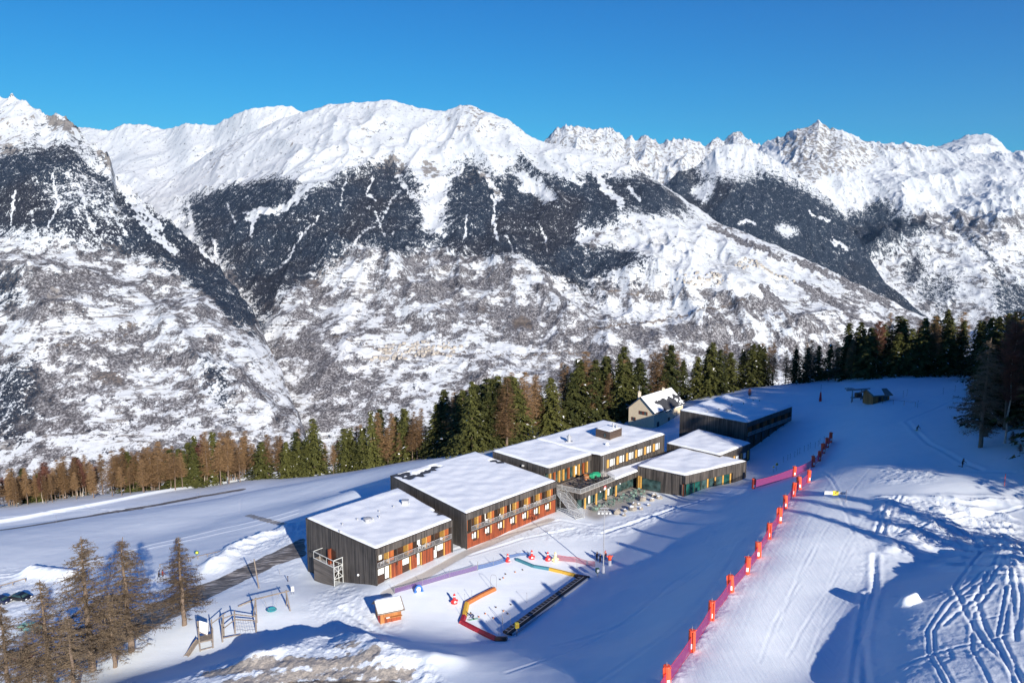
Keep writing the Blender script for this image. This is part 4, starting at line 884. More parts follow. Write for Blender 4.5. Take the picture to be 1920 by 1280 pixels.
for u, d in ((LG*.25, -2.5), (LG*.55, -13)):
    c = fh(u, d, 0); m = MB(); m.box(c[0]-.5, c[0]+.5, c[1]-.4, c[1]+.4, 2.6, zr+.9).box(c[0]-.6, c[0]+.6, c[1]-.5, c[1]+.5, zr+.902, zr+1.05).box(c[0]-.3, c[0]-.05, c[1]-.2, c[1]+.2, zr+1.05, zr+1.5, 0).box(c[0]+.05, c[0]+.3, c[1]-.2, c[1]+.2, zr+1.05, zr+1.4); m.build('chimney', M_CREAMD, EH)
c = fh(LG*.25, -2.5, zr+1.4); m = MB(); m.tube(c, (c[0], c[1], c[2]+2), .04); 
for k in range(3): m.tube((c[0]-.7, c[1], c[2]+1+.35*k), (c[0]+.7, c[1], c[2]+1+.35*k), .025)
m.build('tv_aerial', M_GALV, EH)
# ------------------------------------------------------------ trees
def foliage(name, c0, c1, scale=1.3, rough=.8):
    g = NG(name); n = g.noise(scale, g.coord(), 3); g.b.inputs['Specular IOR Level'].default_value = .2
    oi = g.n('ShaderNodeObjectInfo'); f = g.math('ADD', g.math('MULTIPLY', n, .9), g.math('MULTIPLY', oi.outputs['Random'], .30))
    return g.out(g.ramp(f, [(.38, c0), (.80, c1)]), None, rough)
M_SPR = foliage('spruce_needles', (.014, .021, .007), (.095, .098, .026))
M_LAR = foliage('larch_twigs_orange', (.085, .050, .025), (.28, .175, .088))
M_LAR2 = foliage('larch_twigs_grey_brown', (.055, .040, .029), (.19, .145, .10), 2)
M_BIR = foliage('birch_twigs_red_brown', (.07, .026, .020), (.19, .085, .060))
M_BARK = plain('brown_bark', (.17, .125, .095), .9, .3, 5); M_BARKP = plain('pale_birch_bark', (.50, .44, .38), .8, .25, 4); M_FLK = plain('snow_fleck', (.88, .89, .91), .6)
def tri_mesh(name, V, mats, mi=None):
    V = np.asarray(V, np.float32); n = len(V); me = bpy.data.meshes.new(name); me.vertices.add(3*n); me.vertices.foreach_set('co', V.reshape(-1))
    me.loops.add(3*n); me.loops.foreach_set('vertex_index', np.arange(3*n, dtype=np.int32)); me.polygons.add(n); me.polygons.foreach_set('loop_start', np.arange(0, 3*n, 3, dtype=np.int32))
    for m in mats: me.materials.append(m)
    if mi is not None: me.polygons.foreach_set('material_index', mi.astype(np.int32))
    me.update(calc_edges=True); return me
def trunk_mesh(h, r, n=7, bend=.15, seed=0, mat=None, stop=1.0):
    rnd = random.Random(seed); m = MB(); p = Vector((0, 0, -1.2)); k = 7
    for i in range(k):
        z1 = -1.2+(h*stop+1.2)*(i+1)/k; q = Vector((rnd.uniform(-bend, bend), rnd.uniform(-bend, bend), z1)); m.tube(p, q, r*(1-.9*i/k), r*(1-.9*(i+1)/k), n); p = q
    me = bpy.data.meshes.new('trunk'); me.from_pydata(m.v, [], m.f); me.materials.append(mat); me.update(); return me
def conifer(H, R, z0, kind, seed, dens=1.0):
    rs = np.random.RandomState(seed); tris = []; mi = []; z = z0*H
    while z < H*0.985:
        f = (H-z)/(H*(1-z0)); 
        prof = {'spruce': f**.85, 'larch': np.clip(f**.7*(1-.35*max(0, f-.75)/.25), 0, 1), 'birch': np.sqrt(max(0.0, f))*(.55+.45*math.sin(min(1, f*1.25)*math.pi))}[kind]
        rr = R*prof*(.82+.36*rs.rand())+.12; nb = int(rs.randint(6, 10)*dens*(0.6 if f < .2 else 1))+1
        for a in rs.rand(nb)*2*math.pi:
            L = rr*(.55+.6*rs.rand()); d = np.array([math.cos(a), math.sin(a), 0]); side = np.array([-d[1], d[0], 0])
            up = {'spruce': .18, 'larch': .10, 'birch': .9}[kind]; dr = {'spruce': .42, 'larch': .22, 'birch': .25}[kind]
            k = max(3, int(L/.42*dens)); s = (np.arange(k)+rs.rand(k))/k
            P = np.outer(s*L, d); P[:, 2] += z+up*L*s-dr*L*s**2
            if kind == 'spruce':
                for q in range(3):
                    w_ = (.30+.28*rs.rand(k))[:, None]; l_ = (.45+.5*rs.rand(k))[:, None]
                    o = (rs.rand(k)-.5)[:, None]*side*1.5+d*(.3+.5*rs.rand(k))[:, None]+np.array([0, 0, -1])*(.25+.55*rs.rand(k))[:, None]
                    c = P+rs.randn(k, 3)*.10; t = rs.randn(k, 3)*.4+side; t /= np.linalg.norm(t, axis=1)[:, None]
                    tris.append(np.stack([c-t*w_*.5, c+t*w_*.5, c+o*l_], 1)); mi.append((rs.rand(k) < .006)*1)
            else:
                tris.append(np.stack([np.array([0, 0, z])+side*.035, np.array([0, 0, z])-side*.035, P[-1]], 0)[None]); mi.append(np.zeros(1))
                for q in range(4 if kind == 'larch' else 5):
                    sg = (rs.randint(0, 2, k)*2-1)[:, None]; l_ = (.35+.6*rs.rand(k))[:, None]*(1 if kind == 'larch' else 1.25)
                    dirs = side*sg*(.4+.8*rs.rand(k))[:, None]+d*.6+np.array([0, 0, 1])*((rs.rand(k)-.62)*.9 if kind == 'larch' else (rs.rand(k)+.1))[:, None]
                    c = P+rs.randn(k, 3)*.07; t = rs.randn(k, 3); t /= np.linalg.norm(t, axis=1)[:, None]; w_ = .055 if kind == 'larch' else .045
                    tris.append(np.stack([c-t*w_, c+t*w_, c+dirs*l_], 1)); mi.append(np.zeros(k))
        z += (.50 if kind == 'spruce' else .42)*(.8+.4*rs.rand())/math.sqrt(dens)*(H/20)
    return np.concatenate(tris), np.concatenate(mi)
def big_larch(H, R, z0, seed, density=.85):
    "open grown winter larch: limbs, side twigs and hanging tufts"
    rs = np.random.RandomState(seed); tris = []; z = z0*H
    def seg(a, b, w0, w1):
        dv = b-a; n = np.cross(dv, rs.randn(3)); n /= np.linalg.norm(n)+1e-9; m_ = np.cross(dv, n); m_ /= np.linalg.norm(m_)+1e-9
        for t in (n, m_): tris.append(np.array([[a-t*w0, a+t*w0, b+t*w1], [a-t*w0, b+t*w1, b-t*w1]]))
    while z < H*.985:
        f = (H-z)/(H*(1-z0)); rr = R*(f**.8)*(1-.25*max(0, (f-.8)/.2))+.15
        for a in rs.rand(rs.randint(3, 6))*2*math.pi:
            L = rr*(.5+.65*rs.rand()); d = np.array([math.cos(a), math.sin(a), 0.]); side = np.array([-d[1], d[0], 0.]); K = max(4, int(L/.55)); pts = []
            ph = rs.rand()*6; bend = rs.randn()*.15
            for i in range(K+1):
                s = i/K; pts.append(np.array([0, 0, z])+d*L*s+side*(bend*L*s*s+.05*math.sin(ph+6*s))+np.array([0, 0, .06*L*s-.30*L*s*s+.16*L*s**4]))
            for i in range(K): seg(pts[i], pts[i+1], .045*(1-i/K)+.010, .045*(1-(i+1)/K)+.006)
            n = int(L*11*density)+3; s = rs.rand(n)**.7*K; i0 = np.minimum(s.astype(int), K-1); fr_ = (s-i0)[:, None]; Pp = np.array(pts); c = Pp[i0]*(1-fr_)+Pp[i0+1]*fr_
            sg = (rs.randint(0, 2, n)*2-1)[:, None]; dirs = side*sg*(.3+.8*rs.rand(n))[:, None]+d*(.2+.5*rs.rand(n))[:, None]+np.array([0, 0, 1])*((rs.rand(n)-.6)*.8)[:, None]
            l_ = (.25+.75*rs.rand(n))[:, None]*min(1.1, .35+L*.22); t = rs.randn(n, 3); t /= np.linalg.norm(t, axis=1)[:, None]; e = c+dirs*l_
            tris.append(np.stack([c-t*.022, c+t*.022, e], 1))
            for q in range(3):     # tufts along the twigs
                u = rs.rand(n)[:, None]; c2 = c*(1-u)+e*u; t = rs.randn(n, 3); t /= np.linalg.norm(t, axis=1)[:, None]
                tris.append(np.stack([c2-t*.03, c2+t*.03, c2+rs.randn(n, 3)*.13+np.array([0, 0, -.06])], 1))
        z += .26*(.7+.6*rs.rand())*(H/14)
    return np.concatenate(tris)
PROTO = {'spruce': [], 'larch': [], 'birch': []}
for s in range(4):
    V, mi = conifer(20, 3.5+.35*s, .04, 'spruce', s+1); PROTO['spruce'].append((trunk_mesh(20, .28, 6, .1, s, M_BARK), tri_mesh('crown', V, [M_SPR, M_FLK], mi)))
for s in range(4):
    V, mi = conifer(20, 3.0+.3*s, .16+.07*s, 'larch', s+11); PROTO['larch'].append((trunk_mesh(20, .24, 6, .15, s+5, M_BARK), tri_mesh('crown', V, [M_LAR], mi)))
for s in range(3):
    V, mi = conifer(20, 2.6, .34, 'birch', s+21); PROTO['birch'].append((trunk_mesh(20, .17, 6, .35, s+9, M_BARKP), tri_mesh('crown', V, [M_BIR], mi)))
BIG = [(trunk_mesh(14, .34, 8, .12, 31+s, M_BARK), tri_mesh('crown', big_larch(14, 4.2+.3*s, .17, 41+s), [M_LAR2])) for s in range(3)]
NAMES = {'spruce': 'spruce_tree', 'larch': 'larch_tree', 'birch': 'birch_tree'}
def plant(pair, name, x, y, h, base_h, label, group, wid=1.0, z=None, cat='tree'):
    z = gz(x, y) if z is None else z
    e = empty(name, (x, y, z-.1), random.uniform(0, 6.28), label, cat, group); s = h/base_h; e.scale = (s*wid, s*wid, s)
    for nm, me in (('trunk', pair[0]), ('crown', pair[1])):
        o = bpy.data.objects.new(nm, me); COL.objects.link(o); o.parent = e
    return e
def top_h(x, y, z, toppx_line):
    px, py = proj(x, y, z); tp_ = np.interp(px, [a for a, b in toppx_line], [b for a, b in toppx_line]); d = ray(px, tp_); t = y/d[1]; return CH+d[2]*t-z
def forest(front, tops, depth, gap, mix, label, group, seed, jit=.35, hmin=11, hmax=27, first_gap=0, wid=1.0, maxn=400):
    rnd = random.Random(seed); P = [T(a, b) for a, b in front]; n = 0; acc = 0
    for A, B in zip(P[:-1], P[1:]):
        dx, dy = B.x-A.x, B.y-A.y; L = math.hypot(dx, dy)
        if L < .1: continue
        nx, ny = -dy/L, dx/L
        if ny < 0: nx, ny = -nx, -ny
        s = acc
        while s < L:
            for r in range(int(depth/gap)):
                x = A.x+dx*s/L+nx*(r*gap+first_gap)+rnd.uniform(-jit, jit)*gap; y = A.y+dy*s/L+ny*(r*gap+first_gap)+rnd.uniform(-jit, jit)*gap
                if n >= maxn: return n
                z = gz(x, y); th = top_h(x, y, z, tops); h = th*(rnd.uniform(.78, 1.06) if rnd.random() < .65 else rnd.uniform(.5, .82))
                if th < 5: continue
                h = min(max(h, hmin), hmax)
                k = rnd.random(); kind = 'spruce' if k < mix[0] else 'larch' if k < mix[0]+mix[1] else 'birch'
                if r == 0 and rnd.random() < .12: continue
                pr = rnd.choice(PROTO[kind]); n += 1
                plant(pr, NAMES[kind], x, y, h, 20, label[kind], group[kind], wid*rnd.uniform(.85, 1.25)*{'spruce': 1.75, 'larch': 1.2, 'birch': 1.3}[kind], z)
            s += gap*rnd.uniform(.8, 1.25)
        acc = s-L
    return n
def lab(where): 
    return ({'spruce': 'dark green spruce '+where, 'larch': 'leafless brown larch '+where, 'birch': 'pale-trunked bare birch '+where},
            {'spruce': 'spruces '+where, 'larch': 'larches '+where, 'birch': 'birches '+where})
l_, g_ = lab('in the belt of trees below the snowfield on the left')
n1 = forest([(0,952),(90,940),(200,925),(300,918),(400,908),(460,898)], [(0,880),(60,876),(130,856),(200,848),(260,836),(330,826),(400,810),(470,808)], 18, 3.2, (.10, .75, .15), l_, g_, 1, hmin=10)
n1b = forest([(-30,955),(60,946),(150,935),(300,921),(400,911),(470,900)], [(0,895),(120,880),(200,868),(260,852),(330,842),(400,825),(470,820)], 5, 4.0, (.0, .9, .1), *lab('at the front of the tree belt beside the narrow snowy road'), 6, hmin=10)
l_, g_ = lab('in the belt of trees behind the nearest lodge wings')
n2 = forest([(470,898),(560,888),(640,878),(720,870),(800,858),(860,850)], [(460,815),(520,812),(560,805),(640,815),(650,785),(690,765),(750,760),(800,755),(830,730),(870,715)], 13, 4.3, (.58, .39, .03), l_, g_, 2)
l_, g_ = lab('in the belt of trees behind the main lodge')
n3 = forest([(860,850),(930,838),(1000,820),(1060,802),(1110,792),(1180,785)], [(860,710),(900,708),(960,702),(1010,700),(1080,668),(1150,655),(1200,648)], 13, 4.3, (.52, .46, .02), l_, g_, 3)
l_, g_ = lab('in the tree row behind the chalet and the dark lodge')
n4 = forest([(1180,782),(1230,770),(1290,748),(1350,733),(1400,727),(1470,720),(1538,716)], [(1180,652),(1250,640),(1300,650),(1350,635),(1400,645),(1450,640),(1500,640),(1535,632)], 13, 4.4, (.6, .39, .01), l_, g_, 4, hmin=13)
l_, g_ = lab('in the shaded forest above the ski slope')
n5 = forest([(1566,714),(1620,708),(1700,703),(1800,700)], [(1560,630),(1600,596),(1660,588),(1700,592),(1800,580),(1900,572)], 18, 3.7, (.6, .38, .02), l_, g_, 5, hmin=14, hmax=30)
# dense shaded forest on the right edge of the picture and the trees just outside it that shade the slope
rnd = random.Random(12); n6 = 0
for i in range(15):
    for j in range(22):
        x = 90+i*6.4+rnd.uniform(-2, 2); y = 62+j*8.4+rnd.uniform(-2.5, 2.5); c = x*.906+y*.4226; t = -x*.4226+y*.906
        edge = np.interp(y, [148, 178, 237, 260], [95, 112, 143, 150]) if y > 146 else 0
        px, py = proj(x, y, gz(x, y))
        if y > 146 and x < edge: continue
        if y > 146 and (px > 1985 or x > edge+26): continue
        if y <= 146 and x > 165: continue
        if y <= 146 and (px < 1960 or c < 132): continue
        if x > 190: continue
        k = rnd.random(); kind = 'spruce' if k < .5 else 'larch'
        hh = rnd.uniform(26, 32) if px > 1960 else min(rnd.uniform(18, 27), top_h(x, y, gz(x, y), [(0, 590), (1850, 590), (1920, 578)])*rnd.uniform(.85, 1.02))
        plant(rnd.choice(PROTO[kind]), NAMES[kind], x, y, hh, 20, ('dark green spruce' if kind == 'spruce' else 'leafless dark larch')+' standing in deep shade at the right edge', ('spruces' if kind == 'spruce' else 'larches')+' in the shaded wood at the right edge', 1.5); n6 += 1
for c, t, h in ((104, 50, 15), (109, 46, 17), (98, 40, 14)):
    x = c*.906-t*.4226; y = c*.4226+t*.906
    plant(PROTO['spruce'][1], 'spruce_tree', x, y, h, 20, 'dark green spruce standing in deep shade at the right edge', 'spruces in the shaded wood at the right edge')
p = T(1838, 838); plant(BIG[1], 'larch_tree', p.x, p.y, 22, 14, 'tall bare larch with long dark horizontal limbs reaching over the shaded slope', None, .9)
p = T(1874, 832); e_ = plant(PROTO['birch'][0], 'birch_tree', p.x+1, p.y, 24, 20, 'slender birch with pale forked trunk at the edge of the dark wood on the right', None)
for px, py, h in ((1897, 835, 3), (1912, 850, 2)): 
    p = T(px, py); plant(PROTO['larch'][2], 'shrub', p.x, p.y, h, 20, 'low bare bush on the snow bank under the dark right-hand trees', 'bushes under the right-hand wood', 2.0, cat='bush')
# single trees that stand out
def single(px, py, tpy, kind, v, label, wid=1.0, name=None):
    p = T(px, py); h = top_h(p.x, p.y, p.z, [(0, tpy), (1920, tpy)]); return plant(PROTO[kind][v], name or NAMES[kind], p.x, p.y, h, 20, label, None, wid)
single(590, 891, 782, 'spruce', 2, 'broad green spruce standing forward at the left end of the spruces, behind the nearest lodge', 1.5)
single(698, 873, 768, 'spruce', 0, 'tall olive green spruce with pale bare trunk foot, near the second lodge roof', 1.25)
single(757, 862, 762, 'spruce', 1, 'pointed green spruce right behind the back corner of the second lodge wing', 1.15)
single(886, 849, 712, 'spruce', 3, 'tallest dark spruce, its skirt touching the roof edge of the second lodge wing', 1.3)
single(950, 836, 706, 'larch', 0, 'wide rust-brown larch beside the tallest spruce, behind the main lodge', 1.6)
single(1112, 792, 735, 'larch', 1, 'small brown larch behind the roof of the main lodge', 1.3)
single(1160, 786, 660, 'spruce', 2, 'dense spruce just left of the cream chalet', 1.1)
single(1405, 748, 728, 'birch', 1, 'small bare bush in the snow behind the dark lodge roof', 2.0, 'shrub')
for i, (px, py, tpy, v, lb) in enumerate(((345, 1170, 1004, 0, 'bare foreground larch nearest the playground slide'), (245, 1220, 1006, 1, 'bare foreground larch, second of the row from the playground slide'),
    (174, 1256, 1004, 2, 'bare foreground larch, third of the row, tall narrow top'), (95, 1300, 1085, 0, 'short bare foreground larch in front of the mint green car'), (18, 1318, 1130, 1, 'bare foreground larch cut by the left bottom corner'), (140, 1330, 1150, 2, 'low bare larch at the bottom edge between the second-lowest pair of taller larches'), (60, 1345, 1180, 0, 'lowest bare larch, only its top showing at the bottom left'), (215, 1250, 1110, 1, 'short bushy larch squeezed between two taller foreground larches'))):
    d = ray(px, py); p = T(px, min(py, 1300)) 
    h = top_h(p.x, p.y, p.z, [(0, tpy), (1920, tpy)]); plant(BIG[v], 'larch_tree', p.x, p.y, h, 14, lb, 'bare larches between the road and the playground' if False else None, 1.18)
print('trees', n1, n1b, n2, n3, n4, n5, n6)

# one label for each belt tree: its size and its place in the row, counted from the left of the photo
ORD = ['leftmost']+[o+' from the left' for o in ('second third fourth fifth sixth seventh eighth ninth tenth eleventh twelfth thirteenth fourteenth fifteenth sixteenth seventeenth eighteenth nineteenth twentieth'.split())]
def number(objs, zones, word):
    by = {}
    for o in objs:
        px, py = proj(o.location.x, o.location.y, o.location.z); z = [n for a, n in zones if px >= a][-1]; by.setdefault(z, []).append((px, py, o))
    for z, L in by.items():
        L.sort(key=lambda q: q[0])
        for i, (px, py, o) in enumerate(L):
            if i < len(ORD) and len(L) <= 20: o['label'] = word(o)+', '+ORD[i]+' '+z
            elif i >= len(L)-20: 
                k = len(L)-1-i; o['label'] = word(o)+', '+('rightmost' if k == 0 else ORD[k].replace('left', 'right'))+' '+z
            elif i < 20: o['label'] = word(o)+', '+ORD[i]+' '+z
ZN = [(-999, 'in the belt at the far left edge'), (120, 'in the belt above the first snow stake'), (250, 'in the belt beyond the upper road'), (360, 'in the belt where the snowy road ends'), (470, 'just left of the broad spruce'), (590, 'right of the broad spruce'), (720, 'behind the second lodge corner'), (860, 'behind the melted roof patches'), (1000, 'behind the main lodge roof'), (1120, 'left of the cream chalet'), (1230, 'behind the cream chalet'), (1340, 'behind the dark lodge'), (1440, 'left of the gap in the trees'), (1545, 'right of the gap in the trees'), (1640, 'above the lift hut'), (1740, 'on the crest near the dark right wood')]
for kd, wd in (('spruce_tree', 'green spruce'), ('larch_tree', 'brown bare larch'), ('birch_tree', 'pale-trunked birch')):
    number([o for o in COL.objects if o.name.startswith(kd) and o.get('group') and 'right edge' not in o['group'] and o.type == 'EMPTY'], ZN, lambda o: ('tall ' if o.scale.z > 1.05 else 'short ' if o.scale.z < .7 else '')+wd)
# ------------------------------------------------------------ objects
def on(px, py, dz=0.0):
    p = T(px, py); return Vector((p.x, p.y, p.z+dz))
def L3(p): return (lambda x, y, z: (p.x+x, p.y+y, p.z+z))
def mesh_at(mb, name, mats, loc, par=None, **k):
    "mesh given in local coordinates, placed at loc (top level) or under par"
    o = mb.build(name, mats, None, **k)
    if par is None: o.location = loc
    else: o.parent = par
    return o
def net_mat(name, c, a):
    g = NG(name); n = g.noise(9, g.coord(), 2); g.b.inputs['Base Color'].default_value = (*c, 1)
    tr = g.n('ShaderNodeBsdfTransparent'); mx = g.n('ShaderNodeMixShader'); mx.inputs[0].default_value = a
    tl = g.n('ShaderNodeBsdfTranslucent'); tl.inputs[0].default_value = (*c, 1); m2 = g.n('ShaderNodeMixShader'); m2.inputs[0].default_value = .35
    g.l(g.b.outputs[0], m2.inputs[1]); g.l(tl.outputs[0], m2.inputs[2]); g.l(tr.outputs[0], mx.inputs[1]); g.l(m2.outputs[0], mx.inputs[2])
    g.l(mx.outputs[0], g.t.nodes['Material Output'].inputs[0]); return g.m
M_NET = net_mat('pink_safety_net', (.40, .05, .19), .66); M_NETP = net_mat('purple_net', (.22, .10, .34), .55); M_NETB = net_mat('blue_net', (.05, .16, .42), .5); M_NETR = net_mat('red_barrier_mesh', (.6, .08, .08), .45)
M_BLUE = plain('blue_plastic', (.03, .14, .50), .5); M_YELP = plain('yellow_plastic', (.72, .60, .05), .5, .1); M_TEAL = plain('teal_foam', (.05, .20, .26), .6, .15); M_BURG = plain('burgundy_foam', (.30, .015, .03), .6, .15); M_OCH = plain('ochre_foam', (.60, .36, .04), .6, .1); M_RUST = plain('rust_foam', (.42, .14, .04), .6, .15)
M_POLE = plain('thin_grey_pole', (.25, .25, .26), .5); M_GRN = plain('dark_green_enamel', (.02, .10, .05), .5)
# --- pads
def pad(px, py, h, label, flip=False):
    p = on(px, py); e = empty('safety_pad', p, random.uniform(0, 6), label, 'safety pad', 'orange pads along the piste nets')
    rr = .40; m = MB(); m.lathe([(rr*.92, .05), (rr, .15), (rr*1.03, h*.5), (rr, h-.12), (rr*.9, h)], 12); m.box(-.05, .05, -rr-.16, -rr+.04, .1, h-.05); m.tube((rr*.8, 0, h-.15), (rr*1.35, .1, h-.02), .05)
    mesh_at(m, 'foam_cylinder', M_PAD, None, e, smooth=False); e.rotation_euler = (random.uniform(-.06, .06), random.uniform(-.06, .06), e.rotation_euler.z); e.scale = (1, 1, random.uniform(.88, 1.04))
    mesh_at(MB().tube((0, 0, -.6), (0, 0, h+.45), .035), 'pole', M_POLE, None, e)
    m = MB(); a0 = random.uniform(-.3, .3)
    n = 6; vs = []; an = -math.pi/2-e.rotation_euler.z+a0
    for k in range(n+1):
        a = an+(k/n-.5)*.8; vs += [((rr*1.05)*math.cos(a), (rr*1.05)*math.sin(a), h*.20), ((rr*1.05)*math.cos(a), (rr*1.05)*math.sin(a), h*.44)]
    m.add(vs, [(2*k, 2*k+2, 2*k+3, 2*k+1) for k in range(n)]); mesh_at(m, 'white_badge', M_WPLAS, None, e)
    return p
lower = [(1251,1288),(1297,1221),(1333,1163),(1371,1110),(1400,1075),(1421,1046),(1441,1010),(1461,980),(1472,953),(1487,930),(1499,917),(1515,904)]
ords = ['first', 'second', 'third', 'fourth', 'fifth', 'sixth', 'seventh', 'eighth', 'ninth', 'tenth', 'eleventh', 'last']
LP = [pad(x, y, 2.6, f'orange foam pad on a pole, {ords[i]} from the bottom along the long pink net') for i, (x, y) in enumerate(lower)]
upper = [(1412.5,916),(1488.5,893),(1524.5,875)]
UP = [pad(x, y, 2.5, lb) for (x, y), lb in zip(upper, ('orange foam pad at the free left end of the short upper net, near the pavilion', 'orange foam pad at the middle of the short upper net', 'orange foam pad at the right end of the short upper net, just before the shade'))]
dark = [(1536,864),(1544,850),(1551,839),(1557,829)]
DP = [pad(x, y, 2.5, lb) for (x, y), lb in zip(dark, ('shaded orange pad nearest to the sunlit pads on the upper net', 'second shaded orange pad up the slope', 'third shaded orange pad up the slope', 'farthest shaded orange pad, at the top end of the net'))]
def net(P, h, mat, name, label, cat, group=None, sag=.18, base=.12, rope=M_RED):
    e = empty(name, P[0], 0, label, cat, group); m = MB(); r = MB(); r2 = MB()
    for A, B in zip(P[:-1], P[1:]):
        n = 6; col = []
        for k in range(n+1):
            t = k/n; x = A.x+(B.x-A.x)*t; y = A.y+(B.y-A.y)*t; g0 = max(gz(x, y), 0*0+min(A.z, B.z)-1.5); s = sag*math.sin(math.pi*t)
            col.append(((x, y, g0+base), (x, y, g0+h-s)))
        for a, b in zip(col[:-1], col[1:]): m.add([a[0], b[0], b[1], a[1]], [(0, 1, 2, 3)]); r.tube(a[1], b[1], .025, .025, 4); r2.tube(a[0], b[0], .02, .02, 4)
    m.build('netting', mat, e); r.build('top_rope', rope, e); r2.build('bottom_rope', rope, e); return e
p0 = on(1225, 1330)
net([p0]+LP, 1.9, M_NET, 'safety_net', 'long pink safety net hung between orange pads along the edge of the piste', 'safety net')
net(UP+DP, 1.9, M_NET, 'safety_net', 'short purple-pink upper net running from beside the pavilion up into the shade', 'safety net')
# --- ski garden
def board_run(pts, mats, h, w, label, name='foam_barrier'):
    P = [on(a, b) for a, b in pts]; e = empty(name, P[0], 0, label, 'barrier')
    for (A, B), mt in zip(zip(P[:-1], P[1:]), mats):
        f, Ln = frame((A.x, A.y), (B.x, B.y)); m = MB(); z0, z1 = A.z, B.z
        v = [f(0, -w/2, z0-.1), f(Ln, -w/2, z1-.1), f(Ln, w/2, z1-.1), f(0, w/2, z0-.1), f(0, -w/4, z0+h), f(Ln, -w/4, z1+h), f(Ln, w/4, z1+h), f(0, w/4, z0+h)]
        m.hexa(v); m.build('foam_block', mt, e, bevel=.05)
    return e
board_run([(928,1104),(901,1117),(874,1132)], [M_RUST, M_RUST], .42, .9, 'rust-orange straight foam barrier at the top of the beginners garden')
board_run([(875,1131),(870,1155),(865,1168)], [M_OCH, M_BURG], .42, 1.0, 'yellow and red foam barrier section beside the bending instructor')
board_run([(867,1167),(900,1184),(932,1199)], [M_BURG, M_BURG], .42, .9, 'dark red foam barrier running into the shade at the bottom of the garden')
board_run([(930,1199),(950,1199)], [M_DARK], .5, 1.0, 'short black foam barrier end piece in the shade at the bottom')
board_run([(968,1049),(1000,1062),(1030,1067)], [M_TEAL, M_TEAL], .38, .9, 'teal foam barrier at the far side of the garden')
board_run([(1030,1067),(1055,1073),(1078,1079)], [M_OCH, M_OCH], .38, .9, 'yellow foam barrier joined to the teal one')
board_run([(1079,1080),(1104,1084)], [M_DARK], .4, 1.1, 'black foam barrier at the top end of the conveyor belt')
# magic carpet
A, B = on(956, 1190), on(1098, 1085); f, Ln = frame((A.x, A.y), (B.x, B.y)); e = empty('conveyor_lift', A, 0, 'dark magic carpet conveyor lift sunk in the shaded snow of the beginners area', 'ski conveyor')
zz = lambda u: A.z+(B.z-A.z)*u/Ln
def strip(u0, u1, d0, d1, h0, h1, name, mt):
    m = MB(); k = 10
    for i in range(k):
        a = u0+(u1-u0)*i/k; b = u0+(u1-u0)*(i+1)/k; m.hexa([f(a, d0, zz(a)+h0), f(b, d0, zz(b)+h0), f(b, d1, zz(b)+h0), f(a, d1, zz(a)+h0), f(a, d0, zz(a)+h1), f(b, d0, zz(b)+h1), f(b, d1, zz(b)+h1), f(a, d1, zz(a)+h1)])
    return m.build(name, mt, e)
strip(0, Ln, -.35, .35, 0, .32, 'belt', M_BLACK); strip(0, Ln, -1.35, -.42, -.1, .22, 'side_walkway', plain('dark_rubber_matting', (.035, .03, .03), .8, .5, 3)); strip(0, Ln, .42, .62, 0, .42, 'side_frame', M_GALV); strip(0, Ln, -.42, -.36, 0, .38, 'side_frame', M_GALV)
m = MB(); 
for i in range(26): u = .5+i*(Ln-1)/25; m.box(u-.15, u+.1, -1.3, -.5, .23, .27, 0, lambda x, y, z: f(x, y, zz(x)+z))
m.build('mat_slat', plain('snowy_slat', (.22, .22, .24), .8, .5, 4), e)
def post_box(px, py, h, mt, label, name='control_box', s=.32):
    p = on(px, py); e = empty(name, p, .3, label, 'control box'); mesh_at(MB().tube((0, 0, -.4), (0, 0, h), .07), 'post', M_POLE, None, e); mesh_at(MB().box(-s, s, -s*.8, s*.8, h, h+.85), 'housing', mt, None, e, bevel=.08); mesh_at(MB().box(-s*.7, s*.7, -s*.8-.03, -s*.8-.005, h+.2, h+.7), 'front_plate', M_WPLAS if mt is not M_YELP else M_OCH, None, e); return e
post_box(969, 1190, 1.2, M_YELP, 'yellow control box on a post at the lower end of the conveyor lift'); post_box(1120, 1082, .9, M_GRN, 'dark green control box at the upper end of the conveyor lift')
# garden figures
def figure(px, py, mt, label, rot=0, s=1.0, name='garden_figure'):
    p = on(px, py); e = empty(name, p, rot, label, 'play figure'); e.scale = (s*.85,)*3
    m = MB(); m.lathe([(.62, 0), (.56, .15), (.30, .95), (.16, 1.35)], 10); m.hexa([(-.75, -.12, .35), (-.3, -.12, .25), (-.3, .12, .25), (-.75, .12, .35), (-.7, -.12, .62), (-.2, -.12, .75), (-.2, .12, .75), (-.7, .12, .62)]); m.hexa([(.3, -.12, .25), (.75, -.12, .35), (.75, .12, .35), (.3, .12, .25), (.2, -.12, .75), (.7, -.12, .62), (.7, .12, .62), (.2, .12, .75)])
    mesh_at(m, 'body', mt, None, e); mesh_at(MB().blob((0, 0, 1.5), .24, .24, .26), 'head', M_WPLAS if mt is not M_WPLAS else M_RED, None, e, smooth=True); mesh_at(MB().lathe([(.27, 0), (.2, .22), (.03, .45)], 10, 0, (0, 0, 1.6)), 'hat', mt, None, e); mesh_at(MB().box(-.22, .22, -.55, -.43, .30, .62), 'white_patch', M_WPLAS, None, e); return e
figure(852, 1130, M_RED, 'red cone-shaped play figure standing alone near the rust barrier', .4)
figure(952, 1052, M_RED, 'red and white play figure next to the blue net', 1.0, .9); figure(997, 1047, M_RED, 'red cone-shaped play figure in the middle, between the blue net and the yellow one', .2); figure(1027, 1050, M_RED, 'red cone-shaped play figure right beside the pale yellow figure', .7)
figure(1041, 1052, plain('pale_yellow_foam', (.78, .68, .35), .6, .1), 'pale yellow play figure at the left end of the red barrier mesh', .2, 1.1)
